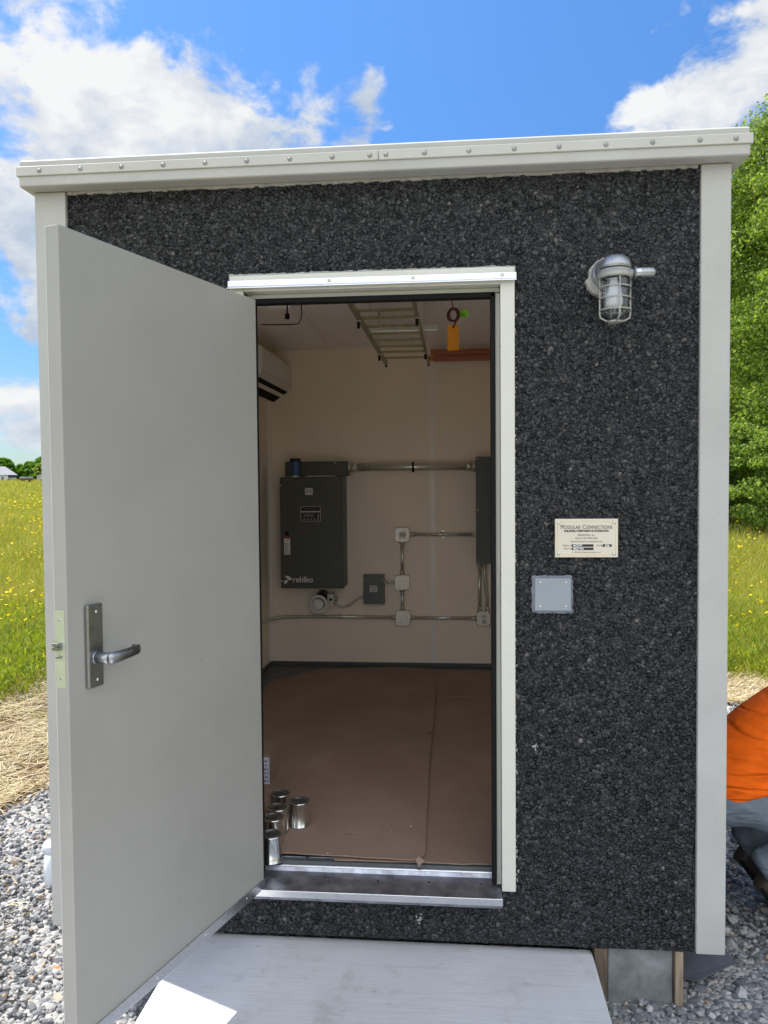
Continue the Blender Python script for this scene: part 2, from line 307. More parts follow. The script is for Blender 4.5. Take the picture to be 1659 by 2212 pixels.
def groundmat():
    m, nt, b = newmat('ground')
    tc = N(nt, 'ShaderNodeTexCoord'); sp = N(nt, 'ShaderNodeSeparateXYZ'); nt.links.new(tc.outputs['Object'], sp.inputs[0])
    f = noise(nt, .25, 8, .65)
    grass = ramp(nt, f, [(.25, (.12, .14, .015)), (.5, (.20, .19, .025)), (.75, (.28, .23, .045))])
    s = noise(nt, 14, 8, .7); soil = ramp(nt, s, [(.3, (.07, .045, .03)), (.5, (.15, .10, .06)), (.7, (.36, .27, .14))])
    def mth(op, a, bb):
        n = N(nt, 'ShaderNodeMath', operation=op)
        for i, v in enumerate((a, bb)):
            if isinstance(v, (int, float)): n.inputs[i].default_value = v
            else: nt.links.new(v, n.inputs[i])
        return n.outputs[0]
    # distance outside the pad rectangle
    wob = mth('MULTIPLY', mth('SUBTRACT', noise(nt, 1.3, 4), .5), .5)
    dx = mth('MAXIMUM', mth('SUBTRACT', mth('ADD', mth('MULTIPLY', sp.outputs[1], .18), -2.50), sp.outputs[0]), mth('SUBTRACT', sp.outputs[0], 5.0))
    dy = mth('MAXIMUM', mth('SUBTRACT', sp.outputs[1], 3.95), mth('SUBTRACT', -7.0, sp.outputs[1]))
    dg = mth('ADD', mth('MAXIMUM', dx, mth('MULTIPLY', dy, 2.4)), wob)
    k = N(nt, 'ShaderNodeMapRange'); nt.links.new(dg, k.inputs['Value']); k.inputs['From Min'].default_value = 1.3; k.inputs['From Max'].default_value = 1.7
    mx = N(nt, 'ShaderNodeMix', data_type='RGBA'); nt.links.new(k.outputs[0], mx.inputs[0]); nt.links.new(soil, mx.inputs[6]); nt.links.new(grass, mx.inputs[7])
    v = N(nt, 'ShaderNodeTexVoronoi'); v.inputs['Scale'].default_value = 45; nt.links.new(tc.outputs['Object'], v.inputs['Vector'])
    sc = N(nt, 'ShaderNodeSeparateColor'); nt.links.new(v.outputs['Color'], sc.inputs[0])
    gv = ramp(nt, sc.outputs[0], [(0, (.20, .21, .22)), (.6, (.38, .38, .37)), (1, (.52, .49, .45))])
    k2 = N(nt, 'ShaderNodeMapRange'); nt.links.new(mth('MAXIMUM', dx, dy), k2.inputs['Value']); k2.inputs['From Min'].default_value = -.02; k2.inputs['From Max'].default_value = .02
    mx2 = N(nt, 'ShaderNodeMix', data_type='RGBA'); nt.links.new(k2.outputs[0], mx2.inputs[0]); nt.links.new(gv, mx2.inputs[6]); nt.links.new(mx.outputs[2], mx2.inputs[7])
    nt.links.new(mx2.outputs[2], b.inputs['Base Color']); b.inputs['Roughness'].default_value = 1; b.inputs['Specular IOR Level'].default_value = 0
    hv = mth('MULTIPLY', v.outputs['Distance'], -1.0)
    bump(nt, b, hv, .8, .02); return m
M['ground'] = groundmat()

def cloth(name, col, folds=3.0, scale=7, crease=0):
    m, nt, b = newmat(name)
    c = np.array(col); f = noise(nt, 14, 5, .6)
    nt.links.new(ramp(nt, f, [(.3, tuple(c*.82)), (.7, tuple(np.clip(c*1.12, 0, 1)))]), b.inputs['Base Color']); b.inputs['Roughness'].default_value = .85
    b.inputs['Specular IOR Level'].default_value = .2
    f1 = noise(nt, scale, 2, .5, stretch=(1, 1, 2.6))
    tc = N(nt, 'ShaderNodeTexCoord'); mp = N(nt, 'ShaderNodeMapping'); mp.inputs['Rotation'].default_value = (0, R(-32), 0); mp.inputs['Scale'].default_value = (1.5, 1.5, 9)
    nt.links.new(tc.outputs['Object'], mp.inputs[0]); w_ = N(nt, 'ShaderNodeTexNoise'); w_.inputs['Scale'].default_value = 1.7; w_.inputs['Detail'].default_value = 1.5; nt.links.new(mp.outputs[0], w_.inputs['Vector'])
    a1 = N(nt, 'ShaderNodeMath', operation='MULTIPLY_ADD'); nt.links.new(w_.outputs['Fac'], a1.inputs[0]); a1.inputs[1].default_value = 2; a1.inputs[2].default_value = -1
    a2 = N(nt, 'ShaderNodeMath', operation='ABSOLUTE'); nt.links.new(a1.outputs[0], a2.inputs[0])
    a3 = N(nt, 'ShaderNodeMapRange', interpolation_type='SMOOTHSTEP'); nt.links.new(a2.outputs[0], a3.inputs['Value']); a3.inputs['From Max'].default_value = .16
    a4 = N(nt, 'ShaderNodeMath', operation='MULTIPLY_ADD'); nt.links.new(a3.outputs[0], a4.inputs[0]); a4.inputs[1].default_value = .16; nt.links.new(f1, a4.inputs[2])
    bump(nt, b, a4.outputs[0], 1.0, folds*.01); return m
M['shirt'] = cloth('orange knit', (1.0, .145, .006), 4.0, 4)
M['jeans'] = cloth('washed denim', (.17, .205, .24), 2.0, 9)
M['skin'] = mat('skin', (.52, .32, .23), .55, var=.06)
M['hair'] = mat('dark hair', (.05, .035, .025), .6, var=.3, vscale=60)
M['boot'] = mat('brown boot leather', (.05, .034, .025), .6, var=.25, vscale=20, bmp=.3)

# ---------------------------------------------------------------- mesh helpers
class MB:
    def __init__(s): s.v = []; s.f = []; s.sm = []
    def add(s, vs, fs, smooth=False):
        o = len(s.v); s.v += [tuple(v) for v in vs]; s.f += [tuple(i+o for i in f) for f in fs]; s.sm += [smooth]*len(fs); return s
    def box(s, x0, x1, y0, y1, z0, z1):
        return s.add([(x0,y0,z0),(x1,y0,z0),(x1,y1,z0),(x0,y1,z0),(x0,y0,z1),(x1,y0,z1),(x1,y1,z1),(x0,y1,z1)],
                     [(0,3,2,1),(4,5,6,7),(0,1,5,4),(1,2,6,5),(2,3,7,6),(3,0,4,7)])
    def prism(s, poly, axis, a, b):
        """poly of 2-D points extruded along axis from a to b"""
        n = len(poly)
        def P(p, t): return {'x': (t, p[0], p[1]), 'y': (p[0], t, p[1]), 'z': (p[0], p[1], t)}[axis]
        vs = [P(p, a) for p in poly]+[P(p, b) for p in poly]
        return s.add(vs, [tuple(range(n))[::-1], tuple(range(n, 2*n))]+[(i, (i+1) % n, n+(i+1) % n, n+i) for i in range(n)])
    def cyl(s, p, q, r, r2=None, n=16, caps=True, smooth=True):
        p, q = Vector(p), Vector(q); r2 = r if r2 is None else r2
        z = (q-p).normalized(); x = z.orthogonal().normalized(); y = z.cross(x)
        vs = [p+(x*math.cos(t)+y*math.sin(t))*r for t in [2*math.pi*i/n for i in range(n)]]+[q+(x*math.cos(t)+y*math.sin(t))*r2 for t in [2*math.pi*i/n for i in range(n)]]
        s.add(vs, [(i, (i+1) % n, n+(i+1) % n, n+i) for i in range(n)], smooth)
        if caps: o = len(s.v)-2*n; s.f += [tuple(range(o+n-1, o-1, -1)), tuple(range(o+n, o+2*n))]; s.sm += [False, False]
        return s
    def lathe(s, p, axis, prof, n=24, smooth=True, x=None):
        """prof of (radius, height) around the axis through p"""
        p = Vector(p); z = Vector(axis).normalized(); x = (Vector(x) if x else z.orthogonal()).normalized(); y = z.cross(x)
        vs = [p+z*h+(x*math.cos(2*math.pi*i/n)+y*math.sin(2*math.pi*i/n))*r for r, h in prof for i in range(n)]
        fs = [(k*n+i, k*n+(i+1) % n, (k+1)*n+(i+1) % n, (k+1)*n+i) for k in range(len(prof)-1) for i in range(n)]
        return s.add(vs, fs, smooth)
    def tube(s, pts, rad, n=12, caps=True, up=None):
        pts = [Vector(p) for p in pts]; m = len(pts); rad = rad if isinstance(rad, (list, tuple)) else [rad]*m
        vs = []; x = None
        for i, p in enumerate(pts):
            t = (pts[min(i+1, m-1)]-pts[max(i-1, 0)]).normalized()
            x = (Vector(up) if up else t.orthogonal()) if x is None else x
            x = (x-t*x.dot(t)).normalized(); y = t.cross(x)
            ra, rb = rad[i] if isinstance(rad[i], (list, tuple)) else (rad[i], rad[i])
            vs += [p+x*math.cos(2*math.pi*k/n)*ra+y*math.sin(2*math.pi*k/n)*rb for k in range(n)]
        s.add(vs, [(k*n+i, k*n+(i+1) % n, (k+1)*n+(i+1) % n, (k+1)*n+i) for k in range(m-1) for i in range(n)], True)
        if caps: o = len(s.v)-m*n; s.f += [tuple(range(o+n-1, o-1, -1)), tuple(range(o+(m-1)*n, o+m*n))]; s.sm += [False]*2
        return s
    def ball(s, c, r, n=12, m=8):
        c = Vector(c); r = Vector(r) if not isinstance(r, (int, float)) else Vector((r, r, r))
        return s.lathe((0, 0, 0), (0, 0, 1), [(max(math.sin(math.pi*k/m), .001), -math.cos(math.pi*k/m)) for k in range(m+1)], n) if False else \
            s.add([(c.x+r.x*math.sin(math.pi*k/m)*math.cos(2*math.pi*i/n), c.y+r.y*math.sin(math.pi*k/m)*math.sin(2*math.pi*i/n), c.z-r.z*math.cos(math.pi*k/m)) for k in range(m+1) for i in range(n)],
                  [(k*n+i, k*n+(i+1) % n, (k+1)*n+(i+1) % n, (k+1)*n+i) for k in range(m) for i in range(n)], True)
    def build(s, name, material, parent=None, bevel=0, seg=2):
        me = bpy.data.meshes.new(name); me.from_pydata(s.v, [], s.f); me.validate()
        if len(me.polygons) == len(s.sm): me.polygons.foreach_set('use_smooth', s.sm)
        bm = bmesh.new(); bm.from_mesh(me); bmesh.ops.remove_doubles(bm, verts=bm.verts, dist=1e-6); bmesh.ops.recalc_face_normals(bm, faces=bm.faces); bm.to_mesh(me); bm.free()
        me.materials.append(M[material] if isinstance(material, str) else material)
        o = bpy.data.objects.new(name, me); COL.objects.link(o)
        if parent is not None:
            o.parent = parent
            w = parent
            off = Vector((0, 0, 0))
            while w is not None: off += w.location; w = w.parent
            me.transform(Matrix.Translation(-off))
        if bevel:
            b = o.modifiers.new('bevel', 'BEVEL'); b.width = bevel; b.segments = seg; b.limit_method = 'ANGLE'; b.angle_limit = R(40)
        return o
def tag(o, label=None, cat=None, group=None, kind=None):
    if label: o['label'] = label
    if cat: o['category'] = cat
    if group: o['group'] = group
    if kind: o['kind'] = kind
    return o
def thing(name, label, cat, loc=(0, 0, 0), group=None):
    o = bpy.data.objects.new(name, None); COL.objects.link(o); o.location = loc; o.empty_display_size = .1
    return tag(o, label, cat, group)
def npmesh(name, V, F, material, smooth=False):
    """V (n,3) F (m,k) arrays"""
    me = bpy.data.meshes.new(name); k = F.shape[1]
    me.vertices.add(len(V)); me.vertices.foreach_set('co', V.astype(np.float32).ravel())
    me.loops.add(F.size); me.loops.foreach_set('vertex_index', F.astype(np.int32).ravel())
    me.polygons.add(len(F)); me.polygons.foreach_set('loop_start', np.arange(0, F.size, k, dtype=np.int32))
    me.update(calc_edges=True); me.validate()
    me.polygons.foreach_set('use_smooth', np.full(len(F), bool(smooth)))
    me.materials.append(M[material]); o = bpy.data.objects.new(name, me); COL.objects.link(o); return o
def text(s, size, x, y, z, material, parent, name='lettering', align='CENTER', sx=1.0, bold=0, ay='CENTER'):
    cu = bpy.data.curves.new('t', 'FONT'); cu.body = s; cu.size = size; cu.align_x = align; cu.align_y = ay; cu.extrude = .00015; cu.offset = bold
    cu.resolution_u = 3
    o = bpy.data.objects.new('t', cu); COL.objects.link(o)
    dg = bpy.context.evaluated_depsgraph_get(); me = bpy.data.meshes.new_from_object(o.evaluated_get(dg))
    bpy.data.objects.remove(o); bpy.data.curves.remove(cu)
    me.transform(Matrix.Translation((x, y, z)) @ Matrix.Rotation(R(90), 4, 'X') @ Matrix.Diagonal((sx, 1, 1, 1)))
    me.name = name; me.materials.clear(); me.materials.append(M[material])
    r = bpy.data.objects.new(name, me); COL.objects.link(r); r.parent = parent
    me.transform(Matrix.Translation(-parent.location)); return r

GZ = -.20            # gravel level
YB = 3.30; FZ = .228; CZ = 2.70; XIL = -1.125; XIR = 1.12    # inside of the shelter

# ---------------------------------------------------------------- the shelter
B = thing('equipment_shelter', 'small concrete shelter faced with black aggregate, cream posts and flat roof, its door swung open', 'building', (0, 0, 0))
XL, XR, ZT = -1.183, 1.278, 2.735
x0, x1, zt = -.405, .503, 2.362    # opening in the facing
w = MB()
w.box(-1.063, x0, .0, .10, 0, ZT); w.box(x1, 1.176, .0, .10, 0, ZT); w.box(x0, x1, 0, .10, zt, ZT); w.box(x0, x1, 0, .10, 0, .15)
w.build('front_wall', 'agg', B)
# rough band of proud stones round the edges of the facing
def stones(region, n, size, zoff):
    pass
for a, b in ((XL, -1.066), (1.179, XR)):
    MB().box(a, b, -.014, .12, 0, ZT-.001).build('corner_post', 'concrete_white', B, bevel=.004)
w = MB().box(XL+.012, XIL-.004, .121, YB+.11, 0.0, ZT-.002); w.build('side_wall', 'agg', B)
w = MB().box(XIR+.004, XR-.012, .121, YB+.11, 0.0, ZT-.002); w.build('side_wall', 'agg', B)
MB().box(XIL-.003, XIR+.003, YB+.004, YB+.11, 0, ZT-.002).build('back_wall', 'agg', B)
MB().box(XIL, XIR, .101, YB, 0, FZ).build('floor', 'base', B)
# inner lining
L = MB(); L.box(XIL-.004, XIL, .12, YB, FZ, CZ); L.box(XIR, XIR+.004, .12, YB, FZ, CZ); L.box(XIL, XIR, YB, YB+.004, FZ, CZ)
L.box(XIL, x0-.012, .101, .119, FZ, CZ); L.box(x1+.012, XIR, .101, .119, FZ, CZ); L.box(x0-.012, x1+.012, .101, .119, zt+.01, CZ)
L.build('wall_lining', 'int_wall', B)
MB().box(XIL-.01, XIR+.01, .105, YB+.01, CZ, CZ+.03).build('ceiling', 'ceiling', B)
sx0 = at(934, 1000, 'y', YB).x
MB().box(sx0-.02, sx0+.02, YB-.004, YB-.0005, FZ+.03, CZ-.001).build('joint_strip', 'seam', B)
MB().box(XIL+.0005, XIL+.03, YB-.004, YB-.0005, FZ+.03, CZ-.001).box(XIL+.0005, XIL+.004, YB-.03, YB-.005, FZ+.03, CZ-.001).build('joint_strip', 'seam', B)
MB().box(XIL+.001, XIR-.001, YB-.03, YB-.005, CZ-.004, CZ-.0005).build('joint_strip', 'seam', B)
MB().box(XIL+.001, XIR-.001, YB-.010, YB-.0005, FZ+.0005, FZ+.03).box(XIL+.001, XIL+.01, .13, YB-.011, FZ+.0005, FZ+.03).build('skirting', 'base', B)
# roof
rz = lambda x: 0.0
roof = MB()
prof = [(-.072, 2.738), (-.064, 2.735), (.0, 2.736), (YB+.14, 2.736), (YB+.18, 2.75), (YB+.18, 2.86), (-.04, 2.836), (-.055, 2.834), (-.066, 2.826), (-.066, 2.806), (-.072, 2.80)]
roof.prism(prof, 'x', -1.207, 1.318)
rf = roof.build('roof', 'concrete_white', B, bevel=.003)
seam_x = at(817, 330, 'y', -.08).x
for a, b in ((-1.213, seam_x-.0015), (seam_x+.0015, 1.324)):
    MB().prism([(-.0735, 2.770), (-.079, 2.772), (-.079, 2.803), (-.0735, 2.806)], 'x', a, b).build('trim_band', 'trim', rf, bevel=.001)
MB().box(-1.214, -1.2085, -.078, YB+.1, 2.771, 2.805).build('trim_band', 'trim', rf, bevel=.001)
MB().box(1.3195, 1.325, -.078, YB+.1, 2.771, 2.805).build('trim_band', 'trim', rf, bevel=.001)
for px in (84, 173, 262, 352, 443, 533, 626, 718, 799, 834, 917, 1013, 1111, 1208, 1309, 1410, 1512, 1590):
    p = at(px, 345, 'y', -.08)
    MB().lathe((p.x, -.0792, 2.787), (0, -1, 0), [(.0001, .005), (.004, .0045), (.0055, .003), (.008, .0015), (.009, 0)], 12).build('screw', 'screwhead', rf)
# mortar bead under the roof line and rough edge at the top of the stone
mb = MB(); xs = np.linspace(-1.06, 1.17, 120)
for i in range(len(xs)-1):
    h = .007+.005*rng.random(); mb.box(xs[i], xs[i+1]-.0002, -.006-.004*rng.random(), .001, 2.734-h, 2.7345)
mb.build('mortar_bead', 'mortar', B)

# door frame
FY = -.028
fr = MB()
fr.box(.503, .552, FY, .10, .205, zt+.045)                                     # right face
fr.box(-.455, -.406, FY, .10, .205, zt+.045)                                   # left face
fr.box(-.406, .503, FY, .10, zt-.012, zt+.045)                                 # head
fo = fr.build('door_frame', 'frame', B, bevel=.003)
st = MB()
st.box(.487, .5035, .022, .045, .206, zt-.03); st.box(-.4065, -.390, .022, .045, .206, zt-.03); st.box(-.4065, .5035, .022, .045, zt-.03, zt-.0125)
st.build('door_stop', 'frame', fo, bevel=.002)
gk = MB(); gk.box(.470, .4865, .004, .046, .21, zt-.033); gk.box(-.3895, -.373, .004, .046, .21, zt-.033); gk.box(-.3895, .4865, .004, .046, zt-.049, zt-.0305)
gk.build('gasket', 'black', fo, bevel=.003)
# mortar strip and aluminium drip cap above the head
mt = MB(); xs = np.linspace(-.458, .555, 60)
for i in range(59): mt.box(xs[i], xs[i+1], -.022-.003*rng.random(), .001, zt+.030, zt+.049+.004*rng.random())
mt.build('mortar_strip', 'mortar', fo)
dc = MB().prism([(-.003, zt+.028), (-.034, zt+.0255), (-.036, zt+.006), (-.050, zt-.002), (-.050, zt-.0045), (-.0345, zt+.003), (-.0325, zt+.0225), (-.003, zt+.0255)], 'x', -.459, .557)
dco = dc.build('drip_cap', 'alu', fo)
for px in (711, 892, 1085):
    p = at(px, 605, 'y', -.037); MB().lathe((p.x, -.0355, zt+.016), (0, -1, 0), [(.0001, .004), (.004, .003), (.007, 0)], 10).build('screw', 'galv', fo)
for py in (768, 1224, 1793):
    p = at(1074, py, 'x', .503); MB().lathe((.5032, .0, p.z), (-1, 0, 0), [(.0001, .0015), (.0055, .001), (.006, 0)], 12).build('screw', 'black', fo)
zk = at(1082, 1290, 'y', FY).z
MB().box(.4995, .5028, -.022, .0, zk-.035, zk+.035).build('strike_plate', 'satin', fo, bevel=.001)
# mortar smears at the outer edge of the frame, on the stones
sm = MB()
for i in range(90):
    z = rng.uniform(.2, 2.35)**1.0; x = .5525+abs(rng.normal(0, .004)); r = rng.uniform(.0015, .004)
    sm.ball((x, -.003, z), (r, .003, r*rng.uniform(.8, 2)), 6, 4)
sm.build('mortar_smear', 'mortar', fo)['kind'] = 'stuff'

# two splashes of lime on the black wall
for px, py in ((905, 1985), (1155, 1612)):
    p = at(px, py, 'y', -.004); m2 = MB()
    for i in range(9): q = rng.normal(0, .007, 2); m2.ball((p.x+q[0]*.6, -.0045, p.z+q[1]*1.5), (rng.uniform(.002, .005), .0025, rng.uniform(.002, .006)), 6, 4)
    m2.build('lime_splash', 'mortar', B)['kind'] = 'stuff'
# threshold
th = MB(); TX0, TX1 = -.405, .5025
th.prism([(-.058, .172), (-.055, .172), (-.055, .192), (-.01, .198), (.075, .200), (.082, .214), (.118, .216), (.126, .204), (.126, .16), (-.05, .155)], 'x', TX0, TX1)
tho = th.build('threshold', 'tread', B, bevel=.0015)
MB().box(TX0-.002, TX1+.002, -.0635, -.0585, .170, .1965).build('nosing', 'alu', tho, bevel=.002)
MB().prism([(.0815, .2145), (.086, .2195), (.114, .2205), (.1185, .2165)], 'x', TX0+.002, TX1-.018).build('ridge', 'alu', tho, bevel=.002)
MB().box(XIL+.3, TX1-.004, .127, .42, FZ-.0, FZ+.003).build('floor_plate', 'tread', tho, bevel=.001)
for row in (((592, 1898), (703, 1901), (816, 1905), (926, 1908), (1039, 1912)), ((665, 1850), (765, 1857), (920, 1862))):
    for px, py in row:
        zz = .1955 if py > 1890 else FZ+.0035
        p = at(px, py, 'z', zz)
        zs = .198+(p.y+.01)*.02 if py > 1890 else FZ+.0035
        h = MB().lathe((p.x, p.y, zs+.0002), (0, 0, 1), [(.0001, .0012), (.0052, .0012), (.0054, .0)], 12)
        h.build('screw_hole', 'ink', tho)
        MB().lathe((p.x, p.y, zs), (0, 0, 1), [(.0056, .0), (.006, .0016), (.0085, .0)], 12).build('countersink', 'alu', tho)

# ---------------------------------------------------------------- door leaf
HX, HY, TH = -.358, -.038, R(72.2)
dv = Vector((-math.cos(TH), -math.sin(TH), 0)); ev = Vector((dv.y, -dv.x, 0))   # ev: outer side
if ev.x > 0: ev = -ev
LW, LT, LZ0, LZ1 = .914, .044, .200, 2.318
def leafpt(px, py, off=0):
    """point on the inner face, as distance along the leaf and height"""
    n = -ev; o = Vector((HX, HY, 0))+n*off; r = ray(px, py)
    t = (o-CAM).dot(n)/r.dot(n); P = CAM+r*t; return (P-Vector((HX, HY, 0))).dot(dv), P.z
def LB(u0, u1, n0, n1, z0, z1, mb=None):
    mb = mb or MB(); O = Vector((HX, HY, 0)); c = []
    for z in (z0, z1):
        for u, n in ((u0, n0), (u1, n0), (u1, n1), (u0, n1)): c.append(O+dv*u-ev*n+Vector((0, 0, z)))
    return mb.add(c, [(0,3,2,1),(4,5,6,7),(0,1,5,4),(1,2,6,5),(2,3,7,6),(3,0,4,7)])
def LP(u, n, z): return Vector((HX, HY, 0))+dv*u-ev*n+Vector((0, 0, z))
door = LB(0, LW, -LT, 0, LZ0, LZ1).build('door', 'door', B, bevel=.003)
tag(door, 'plain grey steel door leaf standing open')
LB(0, LW-.002, .0005, .004, LZ0-.008, LZ0+.028).build('door_sweep', 'alu', door, bevel=.001)
LB(.0, LW-.004, -LT+.004, -.004, LZ0-.010, LZ0-.0005).build('bottom_channel', 'steel', door)
for u in (.12, .36, .60, .84): MB().lathe(LP(u, .004, LZ0+.012), -ev, [(.0001, .002), (.003, .0015), (.004, 0)], 8).build('screw', 'galv', door)
LB(LW+.0003, LW+.0008, -LT+.003, -LT+.0045, LZ0, LZ1).build('edge_seam', 'label_gray', door)
u0, zA = leafpt(177, 1316); u1, _ = leafpt(216, 1316); _, zB_ = leafpt(190, 1479)
uA, uB = min(u0, u1), max(u0, u1); zc = (zA+zB_)/2; zA, zB_ = zc+.110, zc-.110
uc = (uA+uB)/2; uA, uB = uc-.0275, uc+.0275
LB(uA, uB, .0, .014, zB_, zA).build('escutcheon', 'satin', door, bevel=.004)
for z in (zA-.020, zB_+.020):
    MB().lathe(LP(uc-.004, .0141, z), -ev, [(.0001, .0018), (.0035, .0018), (.0045, .0)], 10).build('screw', 'galv', door)
_, zl = leafpt(205, 1422, .02)
lv = MB(); lv.cyl(LP(uc, .014, zl), LP(uc, .022, zl), .0185, n=24); lv.cyl(LP(uc, .022, zl), LP(uc, .062, zl), .0150, n=24)
pts = [LP(uc+.006, .058, zl), LP(uc-.004, .064, zl), LP(uc-.03, .066, zl+.001), (LP(uc-.07, .066, zl+.003)), LP(uc-.102, .064, zl+.004), LP(uc-.114, .058, zl+.004)]
lv.tube(pts, [(.013, .007), (.0165, .0085), (.0155, .008), (.0145, .007), (.0135, .0065), (.013, .006)], 14, up=(0, 0, 1))
lv.tube([LP(uc-.110, .061, zl+.004), LP(uc-.117, .045, zl+.004), LP(uc-.117, .034, zl+.004)], [(.0105, .005), (.0105, .005), (.0095, .004)], 12, up=(0, 0, 1))
lv.build('lever_handle', 'satin', door)
# latch plate on the free edge
_, zt1 = leafpt(130, 1322); _, zt0 = leafpt(130, 1494)
LB(LW-.001, LW+.0012, -LT*.5-.016, -LT*.5+.014, zt0, zt1).build('latch_plate', 'latch', door)
for z in (zt1-.025, zt0+.025):
    MB().lathe(LP(LW+.0012, -LT*.5-.001, z), dv, [(.0001, .0006), (.0035, .0006), (.004, 0)], 10).build('screw', 'steel', door)
_, zb1 = leafpt(128, 1397)
LB(LW+.0012, LW+.017, -LT*.5-.014, -LT*.5+.006, zb1-.004, zb1+.004).build('latch_bolt', 'satin', door, bevel=.001)
LB(LW+.0012, LW+.017, -LT*.5-.014, -LT*.5+.006, zb1-.015, zb1-.006).build('latch_bolt', 'satin', door, bevel=.001)
LB(LW+.0012, LW+.010, -LT*.5-.010, -LT*.5+.004, zb1-.036, zb1-.030).build('guard_bolt', 'satin', door, bevel=.001)
for z in (LZ0+.25, (LZ0+LZ1)/2, LZ1-.22): MB().cyl(LP(-.008, -.050, z-.055), LP(-.008, -.050, z+.055), .007, n=12).build('hinge', 'satin', door)

# ---------------------------------------------------------------- wall lamp
lx = at(1328, 620, 'y', -.12).x; lzc = at(1328, 582, 'y', -.12).z; LYc = -.125
lp = thing('wall_lamp', 'caged glass jar lamp with cast grey hood mounted on the black wall', 'lamp', (lx, 0, lzc))
wx = at(1308, 605, 'y', -.01).x; wz = lzc+.006
sb = MB()
ang = np.linspace(0, 2*math.pi, 40, endpoint=False)
pr = [(wx-.004+(.052+.009*rng.random()+(.014 if 3.3 < a < 4.9 else 0))*math.cos(a), wz+(.052+.008*rng.random()+(.018 if 3.5 < a < 4.9 else 0))*math.sin(a)) for a in ang]
sb.prism(pr, 'y', -.030, .002); sb.build('sealant', 'sealant2', lp, bevel=.008, seg=3)
bs = MB(); bs.lathe((wx, -.03, wz), (0, -1, 0), [(.050, -.01), (.052, .0), (.052, .010), (.049, .016), (.046, .018)], 36); bs.cyl((wx, -.045, wz), (wx, -.052, wz), .049, .044, 36)
bs.build('mounting_box', 'cast', lp)
# hood: a bent shell from the box forward and down on to the collar
hd = MB(); hp = []; hr = []
for k in range(9):
    a = k/8*math.pi/2; hp.append((wx+(lx-wx)*math.sin(a), -.045-(-LYc-.045)*math.sin(a), lzc+.004+.036*math.cos(a)*.35+.012)); hr.append(.05)
hd.tube([(wx, -.044, wz+.004), (wx+.004, -.07, wz+.006), ((wx+lx)/2, -.095, wz+.006)], [(.046, .044), (.045, .043), (.038, .038)], 24)
hd.lathe((lx, LYc, lzc), (0, 0, 1), [(.0001, .046), (.020, .044), (.036, .037), (.046, .026), (.0505, .012), (.0515, 0), (.048, -.001)], 32)
hd.build('hood', 'cast', lp)
MB().lathe((lx, LYc, lzc-.004), (0, 0, 1), [(.048, .004), (.0475, -.002), (.048, -.004)], 32).build('gasket', 'black', lp)
MB().lathe((lx, LYc, lzc-.024), (0, 0, 1), [(.046, -.008), (.0545, -.008), (.056, -.003), (.056, .008), (.0505, .010), (.0505, .019), (.048, .020)], 36).build('collar', 'cage', lp)
gp = [(.0415, .0), (.0415, -.05), (.041, -.09), (.0385, -.108), (.032, -.123), (.022, -.133), (.010, -.137), (.0001, -.138)]
gi = [(max(r-.0022, .0001), min(h+.002, 0)) for r, h in gp][::-1]
MB().lathe((lx, LYc, lzc-.028), (0, 0, 1), gp+gi, 32).build('glass_jar', 'glass', lp)
bp = [(.012, -.002), (.014, -.02), (.0165, -.035), (.026, -.055), (.028, -.065), (.028, -.092), (.022, -.099), (.0001, -.100)]
MB().lathe((lx-.004, LYc, lzc-.028), (0, 0, 1), bp, 24).build('bulb', 'bulb', lp)
cg = MB(); H0 = lzc-.030; zbot = lzc-.172
for k in range(4):
    a = R(-90+90*k+6); cx_, cy_ = math.cos(a), math.sin(a)
    P = lambda r, z: (lx+cx_*r, LYc+cy_*r, z)
    cg.tube([P(.0505, H0), P(.0505, zbot+.022), P(.048, zbot+.012), P(.034, zbot+.004), P(.018, zbot)], .0032, 8)
for z in (H0-.032, H0-.068, H0-.106):
    cg.lathe((lx, LYc, z), (0, 0, 1), [(.048, -.0022), (.053, -.0022), (.053, .0022), (.048, .0022), (.048, -.0022)], 36)
cg.lathe((lx, LYc, zbot), (0, 0, 1), [(.014, -.004), (.022, -.004), (.023, .003), (.015, .003), (.014, -.004)], 24)
cg.lathe((lx, LYc, zbot), (0, 0, 1), [(.0001, -.003), (.014, -.003)], 24)
cg.build('cage', 'cage', lp)
pc = MB(); pz = lzc-.005-.012+.008; pxs = lx+.05
pc.cyl((pxs-.012, LYc+.02, pz), (pxs+.018, LYc+.02, pz), .013, n=16)
pc.lathe((pxs+.016, LYc+.02, pz), (1, 0, 0), [(.0001, 0), (.022, 0), (.022, .004), (.0001, .004)], 20)
pc.build('sensor_base', 'cast', lp)
MB().lathe((pxs+.020, LYc+.02, pz), (1, 0, 0), [(.0165, 0), (.017, .045), (.015, .056), (.009, .063), (.0001, .065)], 20).build('light_sensor', 'cast', lp)
MB().lathe((pxs+.022, LYc+.02, pz), (1, 0, 0), [(.0174, 0), (.0176, .015)], 20).build('sensor_window', 'steel', lp)
for a in (120, 40): MB().ball((wx+.046*math.cos(R(a)), -.048, wz+.046*math.sin(R(a))), .004, 8, 6).build('screw', 'steel', lp)

